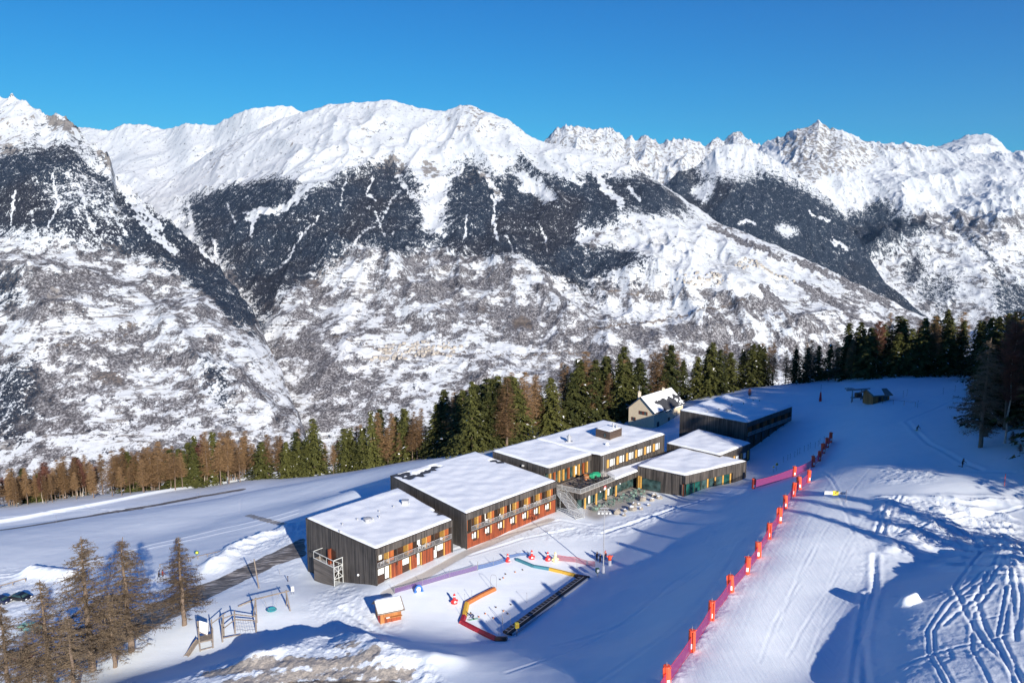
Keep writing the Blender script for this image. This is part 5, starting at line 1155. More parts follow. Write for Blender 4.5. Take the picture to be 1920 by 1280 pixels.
p = on(785, 1109); e = empty('garden_figure', p, .4, 'blue arch-shaped play figure with a white front in front of the purple net', 'play figure'); m = MB()
for k in range(10):
    a, b = math.pi*k/10, math.pi*(k+1)/10; m.hexa([(.75*math.cos(a), -.15, .2+1.1*math.sin(a)), (.75*math.cos(b), -.15, .2+1.1*math.sin(b)), (.75*math.cos(b), .15, .2+1.1*math.sin(b)), (.75*math.cos(a), .15, .2+1.1*math.sin(a)), (.5*math.cos(a), -.15, .2+.8*math.sin(a)), (.5*math.cos(b), -.15, .2+.8*math.sin(b)), (.5*math.cos(b), .15, .2+.8*math.sin(b)), (.5*math.cos(a), .15, .2+.8*math.sin(a))])
mesh_at(m, 'arch', M_BLUE, None, e); mesh_at(MB().blob((0, 0, .45), .42, .14, .5), 'white_front', M_WPLAS, None, e, smooth=True); mesh_at(MB().box(-.8, -.4, -.2, .2, 0, .25).box(.4, .8, -.2, .2, 0, .25), 'foot', M_BLUE, None, e)
# nets and thin poles of the garden
def pole_net(pts, h, mat, rope, label, ph=1.6, sag=.1):
    P = [on(a, b) for a, b in pts]; e = net(P, h, mat, 'low_net', label, 'net', None, sag, .0, rope)
    for q in P: MB().tube((q.x, q.y, q.z-.2), (q.x, q.y, q.z+ph), .03).build('pole', M_POLE, e)
    return e
pole_net([(740,1112),(792,1097),(843,1082),(895,1068)], .95, M_NETP, M_POLE, 'low purple net on thin poles in front of the nearest lodge wing')
pole_net([(896,1067),(925,1060),(950,1052)], .7, M_NETB, M_BLUE, 'low blue net between the purple net and the first red figure'); pole_net([(955,1046),(975,1042),(996,1040)], .6, M_NETB, M_BLUE, 'low curved blue net behind the red figures', 1.0)
pole_net([(1045,1050),(1080,1054),(1116,1063)], 1.1, M_NETR, M_RED, 'red barrier mesh stretched between the yellow figure and the lamp mast', 1.2)
def thin(px, py, h, label, mt=None, lean=0, group=None, r=.03, name='marker_pole'):
    p = on(px, py); m = MB().tube((0, 0, -.4), (lean, 0, h), r, r*.8, 6); m.tube((lean*.9, 0, h*.9), (lean, 0, h), r*1.5, r*1.5, 6)
    return mesh_at(m, name, mt or M_POLE, p, None, label=label, cat='pole', group=group)
for i, (x, y, h) in enumerate(((872, 1129, 1.6), (884, 1124, 1.7), (935, 1188, 1.7), (943, 1182, 2.2), (988, 1129, 1.8), (1082, 1071, 1.9), (1160, 1022, .8), (950, 1200, 1.2), (862, 1150, 1.0))): thin(x, y, h, 'thin grey marker pole in the beginners garden', None, random.uniform(-.1, .1), 'thin poles of the beginners garden')
for (xa, ya), (xb, yb), lb in (((920, 1103), (931, 1105), 'thin hoop gate of two poles behind the rust barrier'), ((942, 1168), (957, 1178), 'thin hoop gate at the lower end of the conveyor lift')):
    a, b = on(xa, ya), on(xb, yb); m = MB(); o = a; q = b-a; m.path([(0, 0, -.2), (0, 0, 2.2), (q.x*.2, q.y*.2, 2.6), (q.x*.8, q.y*.8, 2.6), (q.x, q.y, q.z+2.2), (q.x, q.y, q.z-.2)], .03, 5); mesh_at(m, 'hoop_gate', M_POLE, a, None, label=lb, cat='gate')
# coloured balls dotted on the snow of the garden
for i, (x, y) in enumerate(((948, 1076), (944, 1083), (938, 1086), (966, 1072), (930, 1138), (944, 1145), (958, 1133), (925, 1158), (952, 1150), (910, 1150), (980, 1068), (898, 1156))):
    mesh_at(MB().lathe([(.16, 0), (.14, .03), (.03, .22)], 8), 'marker_disc', M_RUST if i % 2 else M_DARK, on(x, y), None, label='tiny dark marker cone lying on the snow of the beginners garden', cat='marker', group='marker cones scattered on the garden snow')
# --- lamp mast
p = on(1131, 1076); e = empty('lamp_mast', p, 0, 'tall thin grey floodlight mast rising in front of the terrace', 'lamp mast')
mesh_at(MB().tube((0, 0, -.5), (0, 0, 12), .11, .07, 8), 'mast', M_GALV, None, e); mesh_at(MB().box(-1.1, 1.1, -.04, .04, 11.6, 11.7).box(-.8, .8, -.04, .04, 12.2, 12.3).tube((-.8, 0, 11.6), (0, 0, 12.9), .03).tube((.8, 0, 11.6), (0, 0, 12.9), .03), 'crossarm', M_GALV, None, e)
for x in (-1.0, -.35, .35, 1.0): mesh_at(MB().box(x-.2, x+.2, -.32, -.05, 11.2, 11.55), 'floodlight', M_STEEL, None, e, bevel=.04)
mesh_at(MB().lathe([(.28, 0), (.26, 1.0), (.2, 1.3)], 10, 0, (0, 0, .3)), 'base_padding', M_WPLAS, None, e)
# --- kiosk hut
p = on(716, 1170); e = empty('ticket_hut', p, 0, 'small varnished wooden hut with snowy gable roof at the edge of the beginners area', 'hut')
a_, b_ = on(713, 1170), on(744, 1162); c_ = on(690, 1155)
ux = Vector((b_.x-a_.x, b_.y-a_.y, 0)); wL = max(ux.length, 3.4); ux.normalize(); uy = Vector((-ux.y, ux.x, 0)); dL = 3.2
f = lambda x, y, z: (a_.x+ux.x*x+uy.x*y, a_.y+ux.y*x+uy.y*y, a_.z+z)
m = MB(); m.add([f(0, 0, -.5), f(wL, 0, -.5), f(wL, dL, -.5), f(0, dL, -.5), f(0, 0, 2.1), f(wL, 0, 2.1), f(wL, dL, 2.1), f(0, dL, 2.1), f(0, dL*.6, 3.0), f(wL, dL*.6, 3.0)], [(0, 1, 5, 4), (1, 2, 6, 9, 5), (2, 3, 7, 6), (3, 0, 4, 8, 7), (4, 5, 9, 8), (8, 9, 6, 7)]); m.build('wall', M_WOODB, e)
m = MB(); m.hexa([f(-.5, -.55, 1.86), f(wL+.55, -.55, 1.86), f(wL+.55, dL*.6, 3.08), f(-.5, dL*.6, 3.08), f(-.5, -.55, 1.98), f(wL+.55, -.55, 1.98), f(wL+.55, dL*.6, 3.2), f(-.5, dL*.6, 3.2)]); m.hexa([f(-.5, dL*.6+.004, 3.08), f(wL+.55, dL*.6+.004, 3.08), f(wL+.55, dL+.5, 1.75), f(-.5, dL+.5, 1.75), f(-.5, dL*.6+.004, 3.2), f(wL+.55, dL*.6+.004, 3.2), f(wL+.55, dL+.5, 1.87), f(-.5, dL+.5, 1.87)]); m.build('roof', M_WOODG, e)
snow_quad('roof_snow', f(-.4, -.42, 0)[:2], f(wL+.4, -.42, 0)[:2], f(wL+.4, dL*.6, 0)[:2], f(-.4, dL*.6, 0)[:2], 0, .22, e, n=22, m=18, seed=5, edge=.35, over=-.02, zz=[a_.z+2.03, a_.z+2.03, a_.z+3.21, a_.z+3.21], drift=.03)
snow_quad('roof_snow', f(-.4, dL*.6, 0)[:2], f(wL+.4, dL*.6, 0)[:2], f(wL+.4, dL+.4, 0)[:2], f(-.4, dL+.4, 0)[:2], 0, .22, e, n=18, m=12, seed=6, edge=.35, over=-.02, zz=[a_.z+3.21, a_.z+3.21, a_.z+1.95, a_.z+1.95], drift=.03)
MB().box(.7, wL-.1, -.06, -.005, -.3, 1.0, 0, f).build('lower_hatch', M_ORANGE, e); MB().box(.5, wL-.3, -.04, -.005, 1.1, 1.75, 0, f).build('shutter', M_WOODB, e); MB().box(.9, wL+.1, -.45, -.07, .92, 1.02, 0, f).build('counter', M_WOODB, e); MB().box(-.06, -.01, .6, 1.5, -.2, 1.9, 0, f).build('red_side_panel', M_RED, e); MB().box(.9, 1.5, -.42, -.1, 1.02, 1.08, 0, f).build('snow_patch', M_SNOWR, e)
for x in (.02, wL-.1): MB().box(x, x+.12, -.12, -.06, -.4, 1.95, 0, f).build('corner_post', M_WOODB, e)
# --- playground
def beam(m, a, b, r=.11): m.tube(a, b, r, r*.85, 7)
p = on(510, 1150); e = empty('nest_swing', p, .55, 'timber A-frame nest swing with a teal basket seat in the snow', 'swing')
m = MB(); W = 2.5; H = 3.3
for s in (-1, 1):
    for q in (-1, 1): beam(m, (s*(W+.3), q*1.3, -.4), (s*W, -q*.1, H+.25), .12)
beam(m, (-W-.5, 0, H), (W+.5, 0, H), .13); mesh_at(m, 'frame', M_WOODG, None, e)
m = MB(); n = 18; R = .75
for k in range(n):
    a, b = 2*math.pi*k/n, 2*math.pi*(k+1)/n; m.tube((R*math.cos(a), R*math.sin(a), .75), (R*math.cos(b), R*math.sin(b), .75), .08, .08, 5)
for k in range(-3, 4):
    x = R*k/4; y = math.sqrt(R*R-x*x); m.tube((x, -y, .72), (x, y, .72), .03, .03, 4); m.tube((-y, x, .72), (y, x, .72), .03, .03, 4)
mesh_at(m, 'basket_seat', plain('teal_rope', (.02, .28, .32), .6, .2, 5), None, e)
m = MB()
for sx in (-1, 1):
    for sy in (-1, 1): m.tube((sx*1.3, 0, H), (sx*.5, sy*.5, .78), .018, .018, 4)
mesh_at(m, 'hanging_rope', M_POLE, None, e)
p = on(452, 1190); e = empty('climbing_frame', p, .35, 'grey timber climbing frame hung with rope net beside the slide tower', 'climbing frame'); m = MB()
pts = [(-2.6, .8, 3.4), (-2.8, -.9, 3.0), (-.9, .9, 3.9), (2.3, -.1, 3.2)]
for x, y, h in pts: beam(m, (x, y, -.6), (x+.08, y, h), .13)
for a, b in (((-2.8, -.9, 2.6), (-2.6, .8, 3.0)), ((-2.6, .8, 2.9), (-.9, .9, 3.3)), ((-.9, .9, 3.3), (2.3, -.1, 2.8)), ((-.9, .9, 2.4), (2.3, -.1, 2.1)), ((-2.8, -.9, .5), (0, -.5, .4)), ((-2.8, -.9, 1.9), (-.9, .9, 2.3))): beam(m, a, b, .10)
mesh_at(m, 'frame', M_WOODG, None, e); m = MB()
for k in range(9):
    t = k/8; x = -.8+3*t; y = .85-.9*t; m.tube((x, y, .1+.15*(k % 2)), (x+.03, y, 2.3), .022, .022, 4)
for z in (.5, .95, 1.4, 1.85): m.path([(-.8, .85, z), (0, .6, z+.1), (.8, .35, z-.08), (1.5, .15, z+.06), (2.2, -.05, z)], .022, 4)
mesh_at(m, 'rope_net', M_POLE, None, e)
p = on(386, 1212); e = empty('slide_tower', p, .5, 'timber play tower with small snowy roof and a chute on the left of the playground', 'slide'); m = MB()
for x, y, h in ((-.9, -.8, 3.9), (.9, -.9, 3.4), (-.8, .9, 4.1), (1.0, .9, 3.8)): beam(m, (x, y, -.8), (x*1.15, y*1.1, h), .12)
for a, b in (((-.9, -.8, 1.4), (.9, -.9, 1.4)), ((.9, -.9, 1.4), (1, .9, 1.4)), ((-.8, .9, 1.4), (1, .9, 1.4)), ((-.9, -.8, 1.4), (-.8, .9, 1.4)), ((1, .9, 3.1), (3.4, 1.9, 3.9)), ((-.9, -.8, 2.3), (-.8, .9, 2.3)), ((-.9, -.8, .1), (1, -.9, .2))): beam(m, a, b, .09)
mesh_at(m, 'frame', M_WOODG, None, e); mesh_at(MB().box(-.95, 1.0, -.9, .9, 1.45, 1.55), 'platform', M_WOODG, None, e)
mesh_at(MB().add([(-.9, -.6, 3.0), (.3, -.9, 2.2), (.8, .9, 3.2), (-.8, .8, 4.1), (-.9, -.6, 3.1), (.3, -.9, 2.3), (.8, .9, 3.3), (-.8, .8, 4.2)], [(0, 1, 2, 3)[::-1], (4, 5, 6, 7), (0, 1, 5, 4), (1, 2, 6, 5), (2, 3, 7, 6), (3, 0, 4, 7)]), 'tilted_roof', M_WOODG, None, e)
mesh_at(MB().add([(-.8, -.55, 3.12), (.28, -.8, 2.35), (.7, .8, 3.3), (-.7, .7, 4.16), (-.7, -.5, 3.3), (.25, -.7, 2.55), (.6, .7, 3.5), (-.65, .6, 4.3)], [(4, 5, 6, 7), (0, 1, 5, 4), (1, 2, 6, 5), (2, 3, 7, 6), (3, 0, 4, 7)]), 'roof_snow', M_SNOWR, None, e)
m = MB(); sp_ = [(-1.0, -.2, 1.5), (-1.7, -.6, 1.0), (-2.6, -1.1, .1), (-3.5, -1.6, -.5), (-4.2, -2.0, -.6)]
for a, b in zip(sp_[:-1], sp_[1:]):
    a = Vector(a); b = Vector(b); sd2 = Vector((.35, -.6, 0)).normalized()*.42
    m.add([a-sd2, a+sd2, b+sd2, b-sd2, a-sd2+Vector((0, 0, .22)), a+sd2+Vector((0, 0, .22)), b+sd2+Vector((0, 0, .22)), b-sd2+Vector((0, 0, .22))], [(0, 1, 2, 3), (0, 3, 7, 4), (1, 5, 6, 2)])
mesh_at(m, 'slide_chute', M_WOODG, None, e)
p = on(461, 1132); mesh_at(MB().tube((-1.0, -.9, .1), (1.0, .9, .35), .13, .13, 7).tube((-.6, -.5, -.3), (-.6, -.5, .2), .08).tube((.6, .5, -.3), (.6, .5, .3), .08), 'balance_beam', M_WOODG, p, None, label='short log balance beam half buried in snow behind the climbing frame', cat='balance beam')
p = on(549, 1114); e = empty('notice_board', p, .2, 'small white notice board on two legs at the edge of the playground', 'sign'); mesh_at(MB().tube((-.2, 0, -.3), (-.2, 0, 1.5), .03).tube((.2, 0, -.3), (.2, 0, 1.5), .03), 'leg', M_POLE, None, e); mesh_at(MB().box(-.25, .25, -.03, .03, .6, 1.5), 'board', M_WPLAS, None, e)
thin(540, 1090, 1.1, 'short dark post on the snow mound above the playground', M_DARK, 0, None, .08, 'short_post'); thin(524, 1075, .9, 'thin stake on the bank beside the road', None, .05)
p = on(486, 1102); e = empty('utility_pole', p, 0, 'leaning wooden utility pole between the road and the playground', 'pole'); mesh_at(MB().tube((0, 0, -.5), (-.7, .1, 5.6), .15, .11, 9), 'pole', M_WOODG, None, e); mesh_at(MB().tube((-.65, 0, 5.2), (-1.1, -.3, 5.5), .05).box(-1.3, -1.0, -.4, -.2, 5.4, 5.5), 'bracket', M_POLE, None, e)
for i, (x, y) in enumerate(((106, 979), (370, 934), (375, 933))): thin(x, y, 2.2, 'snow stake at the edge of the narrow upper road', None, 0, 'snow stakes of the upper road')
# signs
def round_sign(px, py, h, r, mt, label, rz=.3):
    p = on(px, py); e = empty('round_sign', p, rz, label, 'sign'); mesh_at(MB().tube((0, 0, -.3), (0, 0, h), .04), 'post', M_POLE, None, e); m = MB(); vs = [(r*math.cos(2*math.pi*k/18), -.05, h+r*math.sin(2*math.pi*k/18)) for k in range(18)]; m.add(vs+[(a, .0, c) for a, b, c in vs], [tuple(range(18)), tuple(range(18, 36))[::-1]]+[(k, (k+1) % 18, 18+(k+1) % 18, 18+k) for k in range(18)]); mesh_at(m, 'disc', mt, None, e)
    m = MB(); m.add([(r*.6*math.cos(2*math.pi*k/14), -.056, h+r*.6*math.sin(2*math.pi*k/14)) for k in range(14)], [tuple(range(14))]); mesh_at(m, 'emblem', M_YELP if mt is not M_YELP else M_GRN, None, e)
round_sign(370, 1047, 1.4, .42, M_GRN, 'round green and yellow sign beside the road near the larches'); round_sign(1450, 884, 1.2, .38, M_WPLAS, 'white round marker sign in the shaded snow left of the upper net'); round_sign(1456, 882, 1.6, .34, M_YELP, 'yellow-green round marker sign right behind the white one')
a, b = on(300, 1063), on(440, 1031); f, Ln = frame((a.x, a.y), (b.x, b.y)); e = empty('wooden_rail', a, 0, 'low dark wooden rail along the upper side of the road', 'fence'); m = MB(); m2 = MB()
for k in range(9):
    u = Ln*k/8; c = f(u, 0, 0); z = gz(c[0], c[1]); MB().tube((c[0], c[1], z-.3), (c[0], c[1], z+.7), .09).build('post', M_WOODG, e)
    if k: m.tube(prev, (c[0], c[1], z+.6), .08)
    prev = (c[0], c[1], z+.6)
m.build('rail', M_WOODG, e)
a, b = on(0, 1103), on(48, 1090); e = empty('wooden_rail', a, 0, 'short pale timber rail behind the black parked car', 'fence'); MB().tube((a.x, a.y, a.z+.6), (b.x, b.y, b.z+.7), .13).build('rail', M_WOODG, e)
for q in (a, (a+b)/2, b): MB().tube((q.x, q.y, q.z-.4), (q.x, q.y, q.z+.65), .1).build('post', M_WOODG, e)
# banner on the piste
p = on(1566, 932); e = empty('piste_banner', p, -.05, 'small yellow and white banner on thin poles across the sunlit piste', 'banner'); fq = lambda x, y, z: (x, y, z)
mesh_at(MB().box(-1.9, -.5, -.02, .02, .5, 1.1, 0).box(.55, 1.9, -.02, .02, .5, 1.1, 0), 'white_panel', M_WPLAS, None, e); mesh_at(MB().box(-.498, .548, -.03, .03, .4, 1.2), 'yellow_panel', M_YELP, None, e); m = MB()
for x in (-1.7, -1.4, -1.15, -.9, .8, 1.05, 1.3, 1.6): m.box(x-.08, x+.08, -.035, -.025, .82, .92); m.box(x-.09, x+.07, -.035, -.025, .66, .74)
m.box(-.1, .15, -.045, -.035, .7, .95); mesh_at(m, 'lettering', M_RUST, None, e); mesh_at(MB().tube((-1.9, .05, -.3), (-1.9, .05, 1.4), .025).tube((1.95, .05, -.3), (1.95, .05, 1.4), .025), 'pole', M_POLE, None, e)
thin(1586, 940, 2.0, 'single thin pole on the piste just right of the banner')
p = on(1538, 752); e = empty('padded_post', p, 0, 'dark red padded cone post alone on the shaded slope', 'post'); mesh_at(MB().lathe([(.42, 0), (.4, .8), (.2, 2.7), (.1, 2.9)], 10), 'padding', M_RED, None, e); mesh_at(MB().tube((0, 0, 2.8), (0, 0, 5.2), .05), 'pole', M_POLE, None, e)
random.seed(21)
for i in range(13):
    t = i/12; thin(1470+75*t+random.uniform(-2, 2), 866-36*t+random.uniform(-2, 2), 1.5, 'thin dark stake in the shaded snow between the far lodge and the nets', M_DARK, 0, 'dark stakes behind the upper net')
for x, y in ((1598, 742), (1720, 764), (1768, 740), (1790, 735), (1700, 742), (1693, 745)): thin(x, y, 1.9, 'thin pole on the shaded upper slope around the lift hut', M_DARK, .1, 'thin poles around the lift hut')
for x, y in ((1883, 911), (1884, 905)): thin(x, y, 1.6, 'orange stake on the sunlit snow bump at the right edge', M_PAD, 0, 'orange stakes at the right edge', .05)
# --- lift hut and drag lift drive station
p = on(1642, 753); e = empty('lift_hut', p, .25, 'small brown wooden lift hut with a patchy snowy roof on the shaded slope', 'hut'); m = MB(); X, Y_, Hh, Hr = 2.6, 2.0, 2.5, 3.5
m.add([(-X, -Y_, -.6), (X, -Y_, -.6), (X, Y_, -.6), (-X, Y_, -.6), (-X, -Y_, Hh), (X, -Y_, Hh), (X, Y_, Hh), (-X, Y_, Hh), (-X, 0, Hr), (X, 0, Hr)], [(0, 1, 5, 4), (1, 2, 6, 9, 5), (2, 3, 7, 6), (3, 0, 4, 8, 7)]); mesh_at(m, 'wall', M_WOODB, None, e)
s_ = (Hr-Hh)/Y_
mesh_at(MB().hexa([(-X-.8, -Y_-.7, Hh-.7*s_), (X+.6, -Y_-.7, Hh-.7*s_), (X+.6, 0, Hr), (-X-.8, 0, Hr), (-X-.8, -Y_-.7, Hh-.7*s_+.14), (X+.6, -Y_-.7, Hh-.7*s_+.14), (X+.6, 0, Hr+.14), (-X-.8, 0, Hr+.14)]).hexa([(-X-.8, .004, Hr), (X+.6, .004, Hr), (X+.6, Y_+.6, Hh-.6*s_), (-X-.8, Y_+.6, Hh-.6*s_), (-X-.8, .004, Hr+.14), (X+.6, .004, Hr+.14), (X+.6, Y_+.6, Hh-.6*s_+.14), (-X-.8, Y_+.6, Hh-.6*s_+.14)]), 'roof', M_WOODG, None, e)
mesh_at(MB().hexa([(-X-.2, -Y_-.5, Hh-.5*s_+.15), (X*.2, -Y_-.5, Hh-.5*s_+.15), (X*.5, -.2, Hr+.05), (-X-.5, -.2, Hr+.05), (-X-.2, -Y_-.5, Hh-.5*s_+.3), (X*.2, -Y_-.5, Hh-.5*s_+.3), (X*.5, -.2, Hr+.2), (-X-.5, -.2, Hr+.2)]), 'roof_snow', M_SNOWR, None, e)
mesh_at(MB().box(-.9, 0, -Y_-.05, -Y_-.005, -.3, 1.9), 'door', M_DARK, None, e); mesh_at(MB().box(.7, 1.9, -Y_-.05, -Y_-.005, .9, 1.9), 'window', M_GLASS, None, e)
p = on(1604, 752); e = empty('drag_lift_station', p, .25, 'dark steel drive station of the drag lift beside its hut on the shaded slope', 'ski lift'); m = MB()
for x in (-1.2, 1.8): m.tube((x-.5, -.4, -.4), (x, 0, 3.2), .14).tube((x+.5, .4, -.4), (x, 0, 3.2), .14)
m.box(-3.2, 4.6, -.2, .2, 3.2, 3.6).box(-1.4, 2.0, -.5, .5, 1.0, 1.2); mesh_at(m, 'frame', M_POLE, None, e)
m = MB(); n = 16
for k in range(n): a, b = 2*math.pi*k/n, 2*math.pi*(k+1)/n; m.tube((-2.2+1.3*math.cos(a), 1.3*math.sin(a), 3.75), (-2.2+1.3*math.cos(b), 1.3*math.sin(b), 3.75), .1, .1, 5)
m.tube((-3.5, 0, 3.75), (-.9, 0, 3.75), .06).tube((-2.2, -1.3, 3.75), (-2.2, 1.3, 3.75), .06); mesh_at(m, 'bull_wheel', M_POLE, None, e); mesh_at(MB().box(0, 1.6, -.6, .6, 1.25, 2.4), 'motor_housing', M_DARK, None, e); mesh_at(MB().box(2.2, 3.4, -.4, .4, .2, 1.4), 'control_cabinet', M_DARK, None, e)
a, b = on(1655, 756), on(1716, 762); e = empty('rope_barrier', a, 0, 'drooping rope barrier on the shaded snow right of the lift hut', 'barrier'); m = MB(); 
for k in range(4): q = a.lerp(b, k/3); MB().tube((q.x, q.y, q.z-.3), (q.x, q.y, gz(q.x, q.y)+1.2), .04).build('post', M_DARK, e)
for k in range(12): q, r_ = a.lerp(b, k/12), a.lerp(b, (k+1)/12); m.tube((q.x, q.y, gz(q.x, q.y)+1.1), (r_.x, r_.y, gz(r_.x, r_.y)+1.1), .035, .035, 4)
m.build('rope', M_DARK, e)
p = on(1838, 828); e = empty('trail_sign', p, .2, 'brown wooden notice board on a post at the foot of the dark larch', 'sign'); mesh_at(MB().tube((0, 0, -.3), (0, 0, 2.6), .1), 'post', M_WOODG, None, e); mesh_at(MB().box(.1, 1.5, -.06, .06, 1.0, 2.8), 'board', M_WOODB, None, e)
# --- stones and furniture by the terrace
def boulder(px, py, s, seed, label):
    rnd = random.Random(seed); m = MB(); p = on(px, py); m.blob((0, 0, .25*s), s*rnd.uniform(.8, 1.1), s*rnd.uniform(.6, .9), s*.62, 0, 9, 6, .16, seed); e = empty('boulder', p, rnd.uniform(0, 3), label, 'boulder', 'pale boulders bordering the lower terrace'); mesh_at(m, 'stone', M_STONE, None, e); mesh_at(MB().blob((.05, .1, .55*s), s*.7, s*.55, s*.36, 0, 10, 6, .1, seed+3), 'snow_cap', M_SNOWR, None, e, smooth=True)
for i, (x, y, s) in enumerate(((1157, 962, 1.5), (1172, 958, .9), (1186, 955, 1.5), (1189, 946, 1.0), (1198, 946, .8), (1205, 937, 1.4), (1222, 938, 1.0), (1226, 930, 1.3), (1236, 934, 1.2), (1170, 966, .8), (1202, 954, .8), (1216, 947, .7))): boulder(x, y, s*.72, i+3, 'pale grey boulder capped with snow in the row bordering the lower terrace')
M_CH = plain('sage_green_metal', (.16, .25, .21), .5, .15, 5)
def chair(name='garden_chair', mt=M_CH):
    e = empty(name, (0, 0, 0)); m = MB()
    for x in (-.22, .22):
        m.tube((x, -.2, 0), (x, -.2, .45), .02, .02, 4).tube((x, .2, 0), (x, .27, .9), .02, .02, 4)
    m.tube((-.22, -.2, .62), (-.22, .24, .62), .02, .02, 4).tube((.22, -.2, .62), (.22, .24, .62), .02, .02, 4)
    mesh_at(m, 'frame', mt, None, e); mesh_at(MB().box(-.24, .24, -.23, .22, .43, .47), 'seat', mt, None, e); mesh_at(MB().box(-.24, .24, .22, .26, .55, .9), 'backrest', mt, None, e); return e
def table(mt=M_CH):
    e = empty('round_table', (0, 0, 0)); mesh_at(MB().lathe([(.45, .72), (.45, .75)], 14), 'tabletop', mt, None, e); mesh_at(MB().tube((0, 0, 0), (0, 0, .72), .04).tube((-.3, 0, .02), (.3, 0, .02), .03).tube((0, -.3, .02), (0, .3, .02), .03), 'leg', mt, None, e); return e
c0 = chair(); t0 = table(); random.seed(5); used = [False, False]
def put(proto, x, y, z, rz, label, cat, group, k=None, sc=1.0):
    if k is not None and not used[k]: o = proto; used[k] = True
    else: o = copy_tree(proto)
    o.location = (x, y, z); o.rotation_euler = (0, 0, rz); o.scale = (sc, sc, sc); tag(o, label, cat, group); return o
for u, d in ((2.5, 2.2), (4.6, 1.6), (6.6, 3.0), (8.6, 1.8), (10.6, 3.4), (12.8, 2.2), (15.0, 3.2), (17.2, 2.0), (11.8, 4.6), (16.0, 4.8), (19.4, 2.4)):
    x, y, _ = fl(u, d, 0); z = gz(x, y)
    put(t0, x, y, z, 0, 'round sage green table among chairs on the lower terrace', 'table', 'tables on the lower terrace', 1)
    for k in range(3): a = random.uniform(0, 6.28); put(c0, x+.75*math.cos(a), y+.75*math.sin(a), z, a-math.pi/2, 'sage green metal chair at a table on the lower terrace', 'chair', 'chairs on the lower terrace', 0)
dark_c = chair('terrace_chair', M_BLACK); dark_t = table(plain('dark_table', (.04, .04, .045), .5)); used = [False, False]
for u, d in ((1.8, -1.6), (3.6, -2.4), (5.2, -1.3), (6.8, -2.6), (8.2, -1.4), (9.6, -2.6), (3.0, -4.0), (6.0, -4.2), (10.8, -1.6)):
    x, y, _ = fl(u, d, 0)
    put(dark_t, x, y, ZL+.13, 0, 'dark round table on the upper terrace deck', 'table', 'tables on the upper terrace', 1)
    for k in range(3): a = random.uniform(0, 6.28); put(dark_c, x+.65*math.cos(a), y+.65*math.sin(a), ZL+.13, a-math.pi/2, 'dark chair at a table on the upper terrace deck', 'chair', 'chairs on the upper terrace', 0)
used = [False]; wc = chair('balcony_chair', M_WPLAS)
frA, LA = frame(b1[1], b1[2]); frB, LB_ = frame(b2[1], b2[2]); bwA = (LA-.5)/4; bwB = (LB_-1.6)/7
for f_, u, z in [(frA, .25+bwA*k+o, 2.76) for k, o in ((0, 1.4), (0, 2.6), (2, 1.2), (2, 2.2), (2, 3.2), (3, 2.0))]: x, y, _ = f_(u, -.45, 0); put(wc, x, y, z, random.uniform(0, 6), 'white plastic chair on a balcony of the nearest lodge wing', 'chair', 'white chairs on the nearest wing balconies', 0, 1.05)
for f_, u, z in [(frB, 1.3+bwB*k+o, 3.21) for k, o in ((1, 1.0), (1, 2.0), (2, 1.5), (4, 1.2), (4, 2.2), (5, 1.0), (5, 2.1))]: x, y, _ = f_(u, -.45, 0); put(wc, x, y, z, random.uniform(0, 6), 'white plastic chair on a balcony of the second lodge wing', 'chair', 'white chairs on the second wing balconies', 0, 1.05)
x, y, _ = fl(10.4, -4.2, 0); m = MB().blob((0, 0, .7), 1.7, .8, .75, 0, 14, 8, .10, 4); e = empty('covered_furniture', (x, y, ZL+.13), .5, 'heap of furniture wrapped in a bright green tarpaulin on the upper terrace', 'covered furniture'); mesh_at(m, 'tarpaulin', M_GREEN, None, e)
x, y, _ = fl(8.3, -5.0, 0); e = empty('wooden_tub', (x, y, ZL+.13), 0, 'round pine tub beside the green tarpaulin on the upper terrace', 'tub'); mesh_at(MB().lathe([(.6, 0), (.68, 1.1), (.58, 1.1), (.56, .9)], 14), 'staves', M_WOODB, None, e); mesh_at(MB().lathe([(.66, .25), (.66, .32)], 14).lathe([(.685, .8), (.685, .87)], 14), 'hoop', M_GALV, None, e)
x, y, _ = fl(12.0, -3.0, 0); e = empty('bare_shrub', (x, y, ZL+.1), 0, 'frosted bare shrub in the corner of the upper terrace', 'shrub'); rs = np.random.RandomState(3); tr = []
for k in range(260):
    a = rs.rand()*6.28; d = np.array([math.cos(a)*rs.rand(), math.sin(a)*rs.rand(), .6+rs.rand()]); c = rs.randn(3)*.25*np.array([1, 1, .3])+np.array([0, 0, .4]); s1 = rs.randn(3); s1 /= np.linalg.norm(s1); tr.append([c-s1*.03, c+s1*.03, c+d*.9])
o = bpy.data.objects.new('twigs', tri_mesh('twigs', tr, [plain('frosted_twigs', (.55, .52, .50), .8)])); COL.objects.link(o); o.parent = e
MB_ = MB().tube((0, 0, 0), (0, 0, .6), .06); mesh_at(MB_, 'stem', M_BARK, None, e)
